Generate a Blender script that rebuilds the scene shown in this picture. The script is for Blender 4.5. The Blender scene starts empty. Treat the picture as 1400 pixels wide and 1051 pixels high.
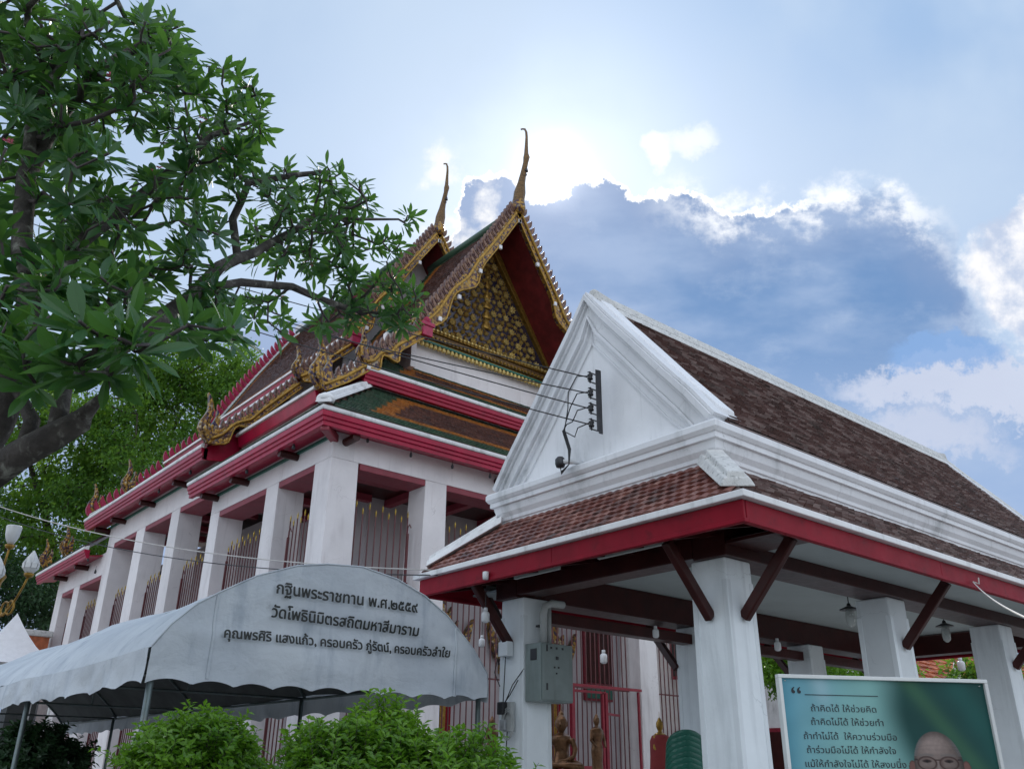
import bpy, bmesh, math, random
from math import sin, cos, pi, radians, sqrt
from mathutils import Vector, Matrix, noise

SC = bpy.context.scene
COL = SC.collection
random.seed(7)

# ------------------------------------------------------------------ camera
FPX, PITCH, ROLL, YAW, EYE = 1189.5, .4168027, .0113644, .8735419, 1.6
_fh = Vector((cos(YAW), sin(YAW), 0)); _ri = Vector((sin(YAW), -cos(YAW), 0))
FW = _fh*cos(PITCH) + Vector((0, 0, 1))*sin(PITCH)
_up = _ri.cross(FW)
RI = _ri*cos(ROLL) + _up*sin(ROLL)
UP = -_ri*sin(ROLL) + _up*cos(ROLL)
CAMP = Vector((0, 0, EYE))
cam = bpy.data.cameras.new('camera'); camo = bpy.data.objects.new('camera', cam); COL.objects.link(camo)
m3 = Matrix((RI, UP, -FW)).transposed()
camo.matrix_world = Matrix.Translation(CAMP) @ m3.to_4x4()
cam.sensor_fit = 'HORIZONTAL'; cam.sensor_width = 36; cam.lens = FPX/1400*36
cam.clip_start = .05; cam.clip_end = 3000
SC.camera = camo

# ------------------------------------------------------------------ sun, exposure
SUNDIR = (FW + RI*((757-700)/FPX) - UP*((235-525.5)/FPX)).normalized()
SUN_EL = math.asin(SUNDIR.z)
sl = bpy.data.lights.new('sun', 'SUN'); sl.energy = 1.5; sl.angle = radians(10); sl.color = (1, .95, .87)
so = bpy.data.objects.new('sun', sl); COL.objects.link(so)
so.rotation_euler = SUNDIR.to_track_quat('Z', 'Y').to_euler()
SC.view_settings.view_transform = 'Standard'; SC.view_settings.look = 'None'
SC.view_settings.gamma = 1; SC.view_settings.use_curve_mapping = False
SC.view_settings.exposure = 0.80

# ------------------------------------------------------------------ node helper
class NT:
    def __init__(s, tree): s.t = tree; s.n = tree.nodes; s.l = tree.links
    def node(s, typ, **kw):
        nd = s.n.new(typ)
        for k, v in kw.items(): setattr(nd, k, v)
        return nd
    def put(s, sock, v):
        if v is None: return
        if isinstance(v, bpy.types.NodeSocket): s.l.new(v, sock)
        else:
            if hasattr(sock, 'default_value'):
                try: sock.default_value = v
                except Exception:
                    sock.default_value = (*v, 1) if len(v) == 3 else v
    def m(s, op, a, b=None, c=None, clamp=False):
        nd = s.node('ShaderNodeMath', operation=op, use_clamp=clamp)
        s.put(nd.inputs[0], a); s.put(nd.inputs[1], b); s.put(nd.inputs[2], c); return nd.outputs[0]
    def vm(s, op, a, b=None, scale=None):
        nd = s.node('ShaderNodeVectorMath', operation=op)
        s.put(nd.inputs[0], a); s.put(nd.inputs[1], b)
        if scale is not None: s.put(nd.inputs['Scale'], scale)
        return nd.outputs['Value'] if op in ('DOT_PRODUCT', 'LENGTH') else nd.outputs[0]
    def mix(s, f, a, b, blend='MIX'):
        nd = s.node('ShaderNodeMix', data_type='RGBA', blend_type=blend)
        s.put(nd.inputs[0], f)
        for sk, v in ((nd.inputs[6], a), (nd.inputs[7], b)):
            s.put(sk, (*v, 1) if isinstance(v, (tuple, list)) and len(v) == 3 else v)
        return nd.outputs[2]
    def sm(s, v, a, b, lo=0., hi=1.):
        nd = s.node('ShaderNodeMapRange', interpolation_type='SMOOTHSTEP')
        s.put(nd.inputs[0], v); s.put(nd.inputs[1], a); s.put(nd.inputs[2], b)
        s.put(nd.inputs[3], lo); s.put(nd.inputs[4], hi); return nd.outputs[0]
    def noise(s, vec, scale, detail=3, rough=.55, dist=0, out=0):
        nd = s.node('ShaderNodeTexNoise')
        s.put(nd.inputs['Vector'], vec); nd.inputs['Scale'].default_value = scale
        nd.inputs['Detail'].default_value = detail; nd.inputs['Roughness'].default_value = rough
        nd.inputs['Distortion'].default_value = dist
        return nd.outputs[out]
    def comb(s, x, y, z=0.):
        nd = s.node('ShaderNodeCombineXYZ'); s.put(nd.inputs[0], x); s.put(nd.inputs[1], y); s.put(nd.inputs[2], z); return nd.outputs[0]
    def ramp(s, f, pts):
        nd = s.node('ShaderNodeValToRGB'); s.put(nd.inputs[0], f); e = nd.color_ramp.elements
        while len(e) < len(pts): e.new(.5)
        for el, (p, c) in zip(e, pts): el.position = p; el.color = (*c, 1) if len(c) == 3 else c
        return nd.outputs[0]

# ------------------------------------------------------------------ world: sky with a sunlit bank of cloud
def make_world():
    w = bpy.data.worlds.new('World'); SC.world = w; w.use_nodes = True
    t = NT(w.node_tree); w.node_tree.nodes.clear()
    out = t.node('ShaderNodeOutputWorld'); bg = t.node('ShaderNodeBackground'); t.l.new(bg.outputs[0], out.inputs[0])
    bg.inputs[1].default_value = 0.1
    sky = t.node('ShaderNodeTexSky', sky_type='NISHITA'); sky.sun_disc = False
    sky.sun_elevation = SUN_EL; sky.sun_rotation = math.atan2(SUNDIR.x, SUNDIR.y)
    sky.dust_density = 2.0; sky.air_density = 1.2
    D = t.node('ShaderNodeNewGeometry').outputs['Incoming']
    D = t.vm('NORMALIZE', t.node('ShaderNodeTexCoord').outputs['Generated'])
    wz = t.vm('DOT_PRODUCT', D, tuple(FW)); wc = t.m('MAXIMUM', wz, .12)
    a = t.m('DIVIDE', t.vm('DOT_PRODUCT', D, tuple(RI)), wc)
    b = t.m('DIVIDE', t.vm('DOT_PRODUCT', D, tuple(UP)), wc)
    X = t.m('ADD', t.m('MULTIPLY', a, FPX/1000), .7)       # bearing and height as a tangent plane about the bank of cloud
    Y = t.m('SUBTRACT', .5255, t.m('MULTIPLY', b, FPX/1000))
    P = t.comb(X, Y, 0)
    front = t.sm(wz, .25, .6)
    n1 = t.noise(P, 9, 7, .6); n2 = t.noise(t.vm('ADD', P, (3.1, 7.7, 0)), 9, 8, .68)
    nf = t.noise(P, 34, 5, .65)
    n3 = t.noise(P, 2.6, 5, .5); n4 = t.noise(t.vm('MULTIPLY', P, (1, 2.2, 1)), 4.2, 5, .55)
    dx = t.m('MULTIPLY', t.m('SUBTRACT', n1, .5), .10); dy = t.m('ADD', t.m('MULTIPLY', t.m('SUBTRACT', n2, .5), .10), t.m('MULTIPLY', t.m('SUBTRACT', nf, .5), .022))
    Xd = t.m('ADD', X, dx); Yd = t.m('ADD', Y, dy)
    # upper edge of the dark bank, height against bearing
    cur = t.node('ShaderNodeFloatCurve'); c = cur.mapping.curves[0]
    cur.mapping.use_clip = False
    pts = [(-.6, .62), (.0, .52), (.40, .44), (.56, .40), (.60, .34), (.635, .272), (.66, .246), (.70, .250), (.735, .272), (.79, .262), (.815, .236), (.845, .254), (.87, .268), (.93, .262), (1.0, .292), (1.06, .286), (1.13, .272), (1.19, .262), (1.25, .298), (1.30, .335), (1.33, .42), (1.40, .50), (1.8, .52), (2.2, .56)]
    f = lambda x: (x+.6)/2.8
    cp = c.points
    cp[0].location = (f(pts[0][0]), pts[0][1]); cp[1].location = (f(pts[-1][0]), pts[-1][1])
    for x, y in pts[1:-1]: cp.new(f(x), y)
    for q in cp: q.handle_type = 'AUTO'
    cur.mapping.update()
    t.put(cur.inputs[1], t.m('DIVIDE', t.m('ADD', Xd, .6), 2.8))
    E_ = cur.outputs[0]
    dep = t.m('SUBTRACT', Yd, E_)                          # >0 inside the bank
    soft_ = t.m('ADD', .003, t.m('ADD', t.sm(X, 1.12, 1.34, 0., .03), t.m('MULTIPLY', t.sm(n3, .45, .65), .006)))
    bank = t.sm(t.m('DIVIDE', dep, soft_), -1., 1.6)
    # open sky
    skyc = t.mix(1., sky.outputs[0], (.62, .68, .80), 'MULTIPLY')
    hazeA = t.mix(t.sm(X, .2, 1.4), (3.22, 4.00, 5.13), (2.35, 3.44, 5.05))
    hazeA = t.mix(t.sm(Y, .0, .3), hazeA, (3.39, 4.13, 5.31))
    base = t.mix(.82, skyc, hazeA)
    veil = t.sm(n3, .38, .68); base = t.mix(t.m('MULTIPLY', veil, .75), base, (4.26, 4.87, 5.83))
    base = t.mix(1., base, (.80, .86, .90), 'MULTIPLY')
    # grey-blue bank in the shade of itself
    deep = t.sm(dep, .0, .14)
    bc = t.mix(deep, (1.5, 2.15, 3.5), (1.0, 1.82, 3.35))
    bc = t.mix(t.sm(Y, .40, .64), bc, (2.0, 2.8, 4.3))
    wisp = t.sm(n4, .40, .68); bc = t.mix(t.m('MULTIPLY', wisp, .62), bc, (2.5, 3.2, 4.5))
    wisp2 = t.sm(t.noise(t.vm('MULTIPLY', P, (1, 1.6, 1)), 9, 8, .62), .52, .74); bc = t.mix(t.m('MULTIPLY', wisp2, .30), bc, (3.4, 4.0, 5.0))
    near = t.sm(X, .66, 1.0, 1., 0.); bc = t.mix(t.m('MULTIPLY', near, .5), bc, (2.3, 2.85, 4.1))
    colr = t.mix(bank, base, bc)
    # lit rim and puffs along the top of the bank
    puff = t.sm(t.noise(t.comb(X, t.m('MULTIPLY', Y, 1.3), .3), 15, 8, .62), .40, .60)
    band = t.m('MULTIPLY', t.sm(dep, -.035, -.004), t.sm(dep, .012, .055, 1., 0.))
    bx = t.sm(X, .86, .98)
    fluff = t.m('MULTIPLY', t.m('MULTIPLY', band, bx), t.m('MULTIPLY', puff, t.sm(X, 1.22, 1.34, 1., 0.)))
    colr = t.mix(t.m('MULTIPLY', fluff, .92), colr, (6.09, 6.26, 6.53))
    rim = t.m('MULTIPLY', t.sm(dep, -.007, -.001), t.sm(dep, .000, .006, 1., 0.))
    rim = t.m('MULTIPLY', rim, t.m('MULTIPLY', t.sm(X, .50, .62), t.sm(X, 1.02, 1.2, 1., 0.)))
    colr = t.mix(t.m('MULTIPLY', rim, .95), colr, (7.48, 7.39, 7.13))
    def blob(cx, cy, rx, ry, wob, soft=.35):
        u = t.m('DIVIDE', t.m('SUBTRACT', t.m('ADD', X, t.m('MULTIPLY', dx, wob)), cx), rx)
        v = t.m('DIVIDE', t.m('SUBTRACT', t.m('ADD', Y, t.m('MULTIPLY', dy, wob)), cy), ry)
        return t.sm(t.m('ADD', t.m('MULTIPLY', u, u), t.m('MULTIPLY', v, v)), 1-soft, 1+soft, 1., 0.)
    # bright heap at the right, thin bands below it, two small puffs above, glow bank left of the sun
    heapc = t.mix(t.sm(t.noise(P, 13, 7, .6), .40, .62), (3.22, 3.74, 4.79), (5.83, 5.83, 6.00))
    colr = t.mix(blob(1.44, .37, .115, .115, 1.7, .25), colr, heapc)
    colr = t.mix(t.m('MULTIPLY', blob(1.34, .53, .20, .04, 2.4, .5), .75), colr, (4.00, 4.26, 5.05))
    colr = t.mix(t.m('MULTIPLY', blob(1.26, .60, .09, .03, 2.0, .8), .5), colr, (4.35, 4.44, 5.05))
    colr = t.mix(t.m('MULTIPLY', blob(1.29, .485, .075, .028, 1.2, .4), .85), colr, (1.48, 2.52, 4.44))
    colr = t.mix(t.m('MULTIPLY', blob(.903, .206, .017, .028, .9, .8), .8), colr, (6.44, 6.53, 6.70))
    colr = t.mix(t.m('MULTIPLY', blob(.953, .190, .036, .020, .9, .9), .7), colr, (6.09, 6.26, 6.53))
    wl = t.m('MULTIPLY', blob(.625, .285, .052, .085, 1.4, .5), t.sm(t.noise(P, 12, 7, .6), .40, .60))
    colr = t.mix(t.m('MULTIPLY', wl, .85), colr, (6.26, 6.18, 6.09))
    # the rest of the sky: hazy blue and broken cloud, brightened out of view to light the walls
    nb = t.sm(t.noise(D, 2.3, 7, .6), .42, .62)
    rest = t.mix(t.m('MULTIPLY', nb, .75), t.mix(.6, skyc, (4.6, 5.5, 6.8)), (8.8, 9.0, 9.3))
    colr = t.mix(front, rest, colr)
    # glare of the veiled sun
    cs = t.vm('DOT_PRODUCT', D, tuple(SUNDIR)); ang = t.m('ARCCOSINE', t.m('MINIMUM', cs, .999999))
    wob = t.m('MULTIPLY', t.m('SUBTRACT', n1, .5), .02)
    ang2 = t.m('MAXIMUM', t.m('ADD', ang, wob), 0.)
    g1 = t.m('MULTIPLY', t.m('EXPONENT', t.m('DIVIDE', ang2, -.0100)), 36)
    g2 = t.m('MULTIPLY', t.m('EXPONENT', t.m('DIVIDE', ang, -.085)), 1.0)
    gs = t.m('ADD', t.m('MULTIPLY', g1, t.m('SUBTRACT', 1., t.m('MULTIPLY', t.sm(dep, .015, .045), .8))), g2)
    g = t.mix(1., (1, .985, .96), t.comb(gs, gs, gs), 'MULTIPLY')
    colr = t.mix(1., colr, g, 'ADD')
    t.put(bg.inputs[0], colr)
make_world()

# ------------------------------------------------------------------ object helpers
BASE = {}
def at(px, py, x=None, y=None, z=None, d=None):
    r = FW + RI*((px-700)/FPX) - UP*((py-525.5)/FPX)
    k = x/r.x if x is not None else y/r.y if y is not None else (z-EYE)/r.z if z is not None else d
    return CAMP + r*k
def tag(o, label, cat, group=None, kind=None):
    if label: o['label'] = label
    if cat: o['category'] = cat
    if group: o['group'] = group
    if kind: o['kind'] = kind
    return o
def thing(name, label, cat, loc=(0, 0, 0), group=None, rz=0):
    o = bpy.data.objects.new(name, None); o.empty_display_size = .2; COL.objects.link(o)
    o.location = loc; o.rotation_euler = (0, 0, rz); BASE[o.name] = Vector(loc) if rz == 0 else Vector((0, 0, 0))
    return tag(o, label, cat, group)
class MB:
    def __init__(s): s.v = []; s.f = []; s.mi = []
    def add(s, vs, fs, mi=0):
        b = len(s.v); s.v += [tuple(v) for v in vs]; s.f += [tuple(b+i for i in f) for f in fs]; s.mi += [mi]*len(fs); return s
    def box(s, x0, y0, z0, x1, y1, z1, mi=0):
        vs = [(x, y, z) for z in (z0, z1) for y in (y0, y1) for x in (x0, x1)]
        return s.add(vs, [(0, 2, 3, 1), (4, 5, 7, 6), (0, 1, 5, 4), (2, 6, 7, 3), (0, 4, 6, 2), (1, 3, 7, 5)], mi)
    def hexa(s, bot, top, mi=0):
        n = len(bot)
        return s.add(list(bot)+list(top), [tuple(reversed(range(n))), tuple(range(n, 2*n))]+[(i, (i+1) % n, n+(i+1) % n, n+i) for i in range(n)], mi)
    def prism(s, pts, ax, a0, a1, mi=0):
        """2-D outline pts extruded along axis ax ('x': pts=(y,z); 'y': pts=(x,z); 'z': pts=(x,y))"""
        g = {'x': lambda p, a: (a, p[0], p[1]), 'y': lambda p, a: (p[0], a, p[1]), 'z': lambda p, a: (p[0], p[1], a)}[ax]
        return s.hexa([g(p, a0) for p in pts], [g(p, a1) for p in pts], mi)
    def strip(s, A, B, ax, a0, a1, mi=0):
        """solid ribbon between two 2-D polylines A,B"""
        for i in range(len(A)-1): s.prism([A[i], A[i+1], B[i+1], B[i]], ax, a0, a1, mi)
        return s
    def tube(s, path, r, n=8, mi=0, caps=True):
        path = [Vector(p) for p in path]; R_ = r if isinstance(r, (list, tuple)) else [r]*len(path)
        b = len(s.v); prev = None
        for i, p in enumerate(path):
            d = (path[min(i+1, len(path)-1)]-path[max(i-1, 0)])
            if d.length < 1e-9: d = Vector((0, 0, 1))
            d.normalize()
            if prev is None:
                u = d.cross(Vector((0, 0, 1)));
                if u.length < .05: u = d.cross(Vector((1, 0, 0)))
            else: u = prev - d*prev.dot(d)
            u.normalize(); prev = u; w = d.cross(u)
            for k in range(n):
                a_ = 2*pi*k/n; s.v.append(tuple(p+(u*cos(a_)+w*sin(a_))*R_[i]))
        for i in range(len(path)-1):
            for k in range(n):
                k2 = (k+1) % n; s.f.append((b+i*n+k, b+i*n+k2, b+(i+1)*n+k2, b+(i+1)*n+k)); s.mi.append(mi)
        if caps:
            s.f.append(tuple(b+k for k in reversed(range(n)))); s.mi.append(mi)
            e = b+(len(path)-1)*n; s.f.append(tuple(e+k for k in range(n))); s.mi.append(mi)
        return s
    def bar(s, a, b, w, h=None, mi=0):
        a = Vector(a); b = Vector(b); h = h or w; d = (b-a).normalized()
        u = d.cross(Vector((0, 0, 1)))
        if u.length < .05: u = Vector((1, 0, 0))
        u.normalize(); q = u.cross(d)
        c = lambda p: [p+u*x*w/2+q*y*h/2 for x, y in ((-1, -1), (1, -1), (1, 1), (-1, 1))]
        return s.hexa(c(a), c(b), mi)
    def lathe(s, prof, c=(0, 0, 0), n=12, mi=0, sx=1, sy=1, ax='z'):
        b = len(s.v)
        for r, z in prof:
            for k in range(n):
                a_ = 2*pi*k/n; s.v.append((c[0]+r*cos(a_)*sx, c[1]+r*sin(a_)*sy, c[2]+z))
        for i in range(len(prof)-1):
            for k in range(n):
                k2 = (k+1) % n; s.f.append((b+i*n+k, b+i*n+k2, b+(i+1)*n+k2, b+(i+1)*n+k)); s.mi.append(mi)
        s.f.append(tuple(b+k for k in reversed(range(n)))); s.mi.append(mi)
        e = b+(len(prof)-1)*n; s.f.append(tuple(e+k for k in range(n))); s.mi.append(mi)
        return s
    def mesh(s, name, mats, off=(0, 0, 0), smooth=False, fixn=True):
        me = bpy.data.meshes.new(name); ox, oy, oz = off
        me.from_pydata([(x-ox, y-oy, z-oz) for x, y, z in s.v], [], s.f)
        if not isinstance(mats, (list, tuple)): mats = [mats]
        for m_ in mats: me.materials.append(m_)
        if len(mats) > 1: me.polygons.foreach_set('material_index', s.mi)
        if fixn:
            bm = bmesh.new(); bm.from_mesh(me); bmesh.ops.recalc_face_normals(bm, faces=bm.faces); bm.to_mesh(me); bm.free()
        if smooth: me.polygons.foreach_set('use_smooth', [True]*len(me.polygons))
        me.update(); return me
    def build(s, name, mats, parent=None, smooth=False, kind=None, label=None, fixn=True, bevel=0):
        off = BASE.get(parent.name, Vector((0, 0, 0))) if parent else Vector((0, 0, 0))
        me = s.mesh(name, mats, off, smooth, fixn)
        o = bpy.data.objects.new(name, me); COL.objects.link(o)
        if parent: o.parent = parent; BASE[o.name] = off
        else: BASE[o.name] = Vector((0, 0, 0))
        if kind: o['kind'] = kind
        if label: o['label'] = label
        if bevel:
            md = o.modifiers.new('bevel', 'BEVEL'); md.width = bevel; md.segments = 2; md.limit_method = 'ANGLE'; md.angle_limit = radians(40)
        return o
def inst(name, me, parent, loc, rot=(0, 0, 0), sc=(1, 1, 1), mat=None):
    """another object that shares mesh data; loc in world space"""
    o = bpy.data.objects.new(name, me); COL.objects.link(o)
    off = BASE.get(parent.name, Vector((0, 0, 0))) if parent else Vector((0, 0, 0))
    if parent: o.parent = parent
    if mat is not None: o.matrix_local = Matrix.Translation(-off) @ mat
    else:
        o.location = Vector(loc)-off; o.rotation_euler = rot; o.scale = sc
    return o
def copy_tree(o, parent=None):
    c = o.copy(); COL.objects.link(c); c.parent = parent
    for ch in list(o.children): copy_tree(ch, c)
    return c

# ------------------------------------------------------------------ materials
M = {}
def mat(name, col, rough=.6, var=.12, scale=6., bump=.0, bscale=40., metal=0., dirt=None, dscale=2., damt=.5, streak=False, spec=None, col2=None, sheen=None, trans=0., sub=None):
    m_ = bpy.data.materials.new(name); m_.use_nodes = True; t = NT(m_.node_tree)
    bs = t.n['Principled BSDF']; co = t.node('ShaderNodeTexCoord').outputs['Object']
    geo = t.node('ShaderNodeNewGeometry').outputs['Position']
    n = t.noise(geo, scale, 4, .6)
    c1 = tuple(max(0, c*(1-var)) for c in col); c2 = tuple(min(1, c*(1+var)) for c in col) if col2 is None else col2
    c = t.mix(t.sm(n, .3, .7), c1, c2)
    if dirt:
        v = t.vm('MULTIPLY', geo, (1, 1, .18)) if streak else geo
        if streak:
            rn_ = t.noise(t.vm('MULTIPLY', geo, (1, 1, .05)), 11., 4, .6); c = t.mix(t.m('MULTIPLY', t.m('MULTIPLY', t.sm(rn_, .54, .72), t.sm(t.noise(geo, .9, 3), .40, .62)), .28), c, dirt)
            vc = t.node('ShaderNodeTexVoronoi', feature='DISTANCE_TO_EDGE'); vc.inputs['Scale'].default_value = 1.1; t.put(vc.inputs['Vector'], t.vm('ADD', geo, t.vm('MULTIPLY', t.noise(geo, 3., 4, out=1), (.5, .5, .5))))
            c = t.mix(t.m('MULTIPLY', t.m('MULTIPLY', t.sm(vc.outputs['Distance'], .0, .006, 1., 0.), t.sm(t.noise(geo, 1.3, 3), .50, .6)), .5), c, dirt)
        dn = t.noise(v, dscale, 6, .65, .4)
        c = t.mix(t.m('MULTIPLY', t.sm(dn, .52, .74), damt), c, dirt)
    oi = t.node('ShaderNodeObjectInfo').outputs['Random']; f_ = t.m('ADD', .90, t.m('MULTIPLY', oi, .18)); c = t.mix(1., c, t.comb(f_, f_, f_), 'MULTIPLY')
    t.put(bs.inputs['Base Color'], c)
    rn = t.noise(geo, scale*3, 3); t.put(bs.inputs['Roughness'], t.m('ADD', rough-.08, t.m('MULTIPLY', rn, .16)))
    bs.inputs['Metallic'].default_value = metal
    if spec is not None: bs.inputs['Specular IOR Level'].default_value = spec
    if trans: bs.inputs['Transmission Weight'].default_value = trans
    if bump:
        bn = t.node('ShaderNodeBump'); bn.inputs['Strength'].default_value = bump; bn.inputs['Distance'].default_value = .02
        t.put(bn.inputs['Height'], t.noise(geo, bscale, 5, .6)); t.l.new(bn.outputs[0], bs.inputs['Normal'])
    M[name] = m_; return m_
mat('plaster_pavilion', (.82, .83, .85), .55, .05, 1.5, .12, 30, dirt=(.36, .38, .38), dscale=2.4, damt=.6, streak=True)
mat('plaster_column', (.77, .82, .84), .55, .05, 1.5, .10, 30, dirt=(.38, .42, .44), dscale=2.2, damt=.4, streak=True)
mat('plaster_temple', (.81, .775, .775), .6, .06, 1.2, .15, 25, dirt=(.42, .37, .37), dscale=1.4, damt=.5, streak=True)
mat('plaster_white', (.80, .80, .80), .5, .06, 2, .1, 30, dirt=(.3, .3, .29), dscale=4, damt=.6, streak=True)
mat('plaster_mossy', (.62, .62, .60), .7, .1, 8, .4, 40, dirt=(.08, .085, .075), dscale=22, damt=.85)
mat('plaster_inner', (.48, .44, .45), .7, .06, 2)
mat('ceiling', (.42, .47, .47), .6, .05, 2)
mat('paint_red', (.25, .005, .018), .55, .15, 3, .06, 20, dirt=(.12, .010, .016), dscale=5, damt=.6, spec=.16)
mat('paint_crimson', (.36, .008, .042), .34, .12, 3, 0, 25, dirt=(.18, .012, .03), dscale=4, damt=.5, spec=.3)
mat('paint_maroon', (.045, .007, .006), .36, .2, 4, .1, 18, spec=.3, dirt=(.02, .008, .008), dscale=5, damt=.5)
mat('paint_pink', (.27, .035, .055), .5, .12, 3)
mat('green_trim', (.02, .14, .10), .5)
mat('bar_red', (.12, .028, .032), .45, .15, 10)
mat('gate_red', (.24, .015, .032), .35, .15, 10)
mat('spear_gold', (.55, .38, .06), .35, .2, 10, metal=.6)
mat('gold', (.36, .21, .04), .33, .3, 12, .4, 60, metal=.65, dirt=(.08, .04, .02), dscale=14, damt=.7)
mat('gold_pale', (.62, .47, .17), .35, .2, 20, .2, 60, metal=.45)
mat('gold_dark', (.17, .10, .04), .4, .4, 20, .6, 50, metal=.45, dirt=(.02, .02, .05), dscale=25, damt=.7)
mat('navy_mosaic', (.025, .03, .13), .18, .5, 30, .3, 60, col2=(.06, .045, .05))
mat('magenta', (.34, .012, .06), .35, .2, 10)
mat('metal_dark', (.06, .06, .065), .4, .2, 10, metal=.6)
mat('metal_grey', (.36, .38, .39), .45, .1, 8, metal=.3, dirt=(.12, .12, .11), dscale=6, damt=.5)
mat('pole_steel', (.16, .20, .20), .4, .15, 8, metal=.6, dirt=(.16, .09, .05), dscale=9, damt=.4)
mat('pvc_grey', (.44, .46, .45), .45, .06, 8)
mat('switch_box', (.20, .245, .235), .42, .08, 6, .05, 30, dirt=(.09, .1, .09), dscale=4, damt=.5, streak=True)
mat('black_plastic', (.015, .015, .017), .35)
mat('wire', (.012, .012, .014), .5)
mat('wire_pale', (.55, .52, .48), .5)
mat('bulb_white', (.68, .69, .70), .2, .03)
mat('lamp_glass', (.72, .76, .74), .25, .04, trans=.35)
mat('ink', (.018, .022, .02), .5, .1)
mat('ink_dark', (.012, .014, .02), .45, .1)
mat('bark_plumeria', (.055, .048, .042), .85, .35, 9, .9, 25, dirt=(.34, .35, .30), dscale=9, damt=.85)
mat('bark_twig', (.075, .062, .06), .75, .25, 12, .5, 40)
mat('bark_dark', (.06, .05, .04), .9, .3, 6, .8, 20)
mat('bronze', (.17, .085, .04), .3, .3, 12, .2, 40, metal=.6, dirt=(.05, .03, .02), dscale=9, damt=.6)
mat('plastic_green', (.012, .11, .075), .35, .1, 5)
mat('paving', (.22, .215, .205), .8, .15, 1.2, .3, 12, dirt=(.2, .19, .17), dscale=.8, damt=.5)
mat('stone_base', (.5, .48, .46), .7, .1, 2, .2, 20, dirt=(.25, .24, .22), dscale=2, damt=.5)
mat('red_cloth', (.26, .03, .03), .8, .1, 4)
mat('brick_orange', (.42, .12, .05), .8, .25, 8, .3, 20)
mat('flower', (.85, .80, .70), .5, .05)
mat('flower_pink', (.65, .12, .22), .5, .05)
mat('frame_white', (.66, .68, .66), .4, .05)
mat('lamp_white', (.78, .78, .80), .3, .04)
mat('roof_board', (.15, .014, .016), .6, .25, 4, .1, 20)
mat('shade_lining', (.085, .095, .095), .8, .2, 2)
mat('dark_interior', (.03, .035, .035), .7)

def leafmat(name, a, b, tr, rough=.42, tw=.35):
    m_ = bpy.data.materials.new(name); m_.use_nodes = True; t = NT(m_.node_tree)
    bs = t.n['Principled BSDF']; out = t.n['Material Output']
    geo = t.node('ShaderNodeNewGeometry'); ri = geo.outputs['Random Per Island']
    n = t.noise(geo.outputs['Position'], 1.1, 3)
    c = t.mix(t.m('ADD', t.m('MULTIPLY', ri, .6), t.m('MULTIPLY', t.sm(n, .35, .65), .4)), a, b)
    t.put(bs.inputs['Base Color'], c); bs.inputs['Roughness'].default_value = rough
    tb = t.node('ShaderNodeBsdfTranslucent'); t.put(tb.inputs[0], t.mix(ri, tr, tuple(x*.7 for x in tr)))
    mx = t.node('ShaderNodeMixShader'); mx.inputs[0].default_value = tw
    t.l.new(bs.outputs[0], mx.inputs[1]); t.l.new(tb.outputs[0], mx.inputs[2]); t.l.new(mx.outputs[0], out.inputs[0])
    M[name] = m_
leafmat('leaf_plumeria', (.014, .068, .036), (.055, .165, .040), (.13, .30, .04), .34, .38)
leafmat('leaf_tree', (.022, .080, .022), (.10, .25, .03), (.26, .46, .04), .5, .48)
leafmat('leaf_bush', (.04, .14, .012), (.19, .38, .03), (.26, .52, .04), .28, .40)
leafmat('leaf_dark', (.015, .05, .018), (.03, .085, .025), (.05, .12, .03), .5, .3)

def tilemat(name, cols, rough=.45, moss=(.05, .045, .04), mamt=.6):
    """each tile its own tone (random per island) with weathering"""
    m_ = bpy.data.materials.new(name); m_.use_nodes = True; t = NT(m_.node_tree); bs = t.n['Principled BSDF']
    geo = t.node('ShaderNodeNewGeometry'); pos = geo.outputs['Position']
    wn = t.node('ShaderNodeTexWhiteNoise', noise_dimensions='1D')
    oi = t.node('ShaderNodeObjectInfo')
    t.put(wn.inputs['W'], t.m('ADD', t.m('MULTIPLY', geo.outputs['Random Per Island'], 91.7), t.m('MULTIPLY', oi.outputs['Random'], 37.)))
    c = t.ramp(wn.outputs[0], [(i/(len(cols)-1), k) for i, k in enumerate(cols)])
    mo = t.noise(pos, 3.0, 6, .7); c = t.mix(t.m('MULTIPLY', t.sm(mo, .48, .68), mamt), c, moss)
    t.put(bs.inputs['Base Color'], c); t.put(bs.inputs['Roughness'], t.m('ADD', rough, t.m('MULTIPLY', wn.outputs[0], .15)))
    bn = t.node('ShaderNodeBump'); bn.inputs['Strength'].default_value = .35; bn.inputs['Distance'].default_value = .01
    t.put(bn.inputs['Height'], t.noise(pos, 45, 4)); t.l.new(bn.outputs[0], bs.inputs['Normal'])
    M[name] = m_
tilemat('tile_red', [(.09, .030, .025), (.17, .052, .038), (.22, .075, .055), (.30, .14, .11), (.12, .04, .034)], .38)
tilemat('tile_brown', [(.085, .045, .04), (.13, .068, .058), (.17, .10, .09), (.34, .26, .24), (.10, .05, .045)], .20)  # palest tone paints bright glints onto scattered tiles
tilemat('tile_temple_brown', [(.07, .030, .024), (.10, .042, .030), (.14, .056, .036)], .4)
tilemat('tile_temple_green', [(.022, .06, .036), (.036, .09, .05), (.05, .075, .042)], .35)
tilemat('tile_temple_orange', [(.32, .11, .02), (.42, .16, .025), (.26, .09, .02)], .4, mamt=.4)

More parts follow.
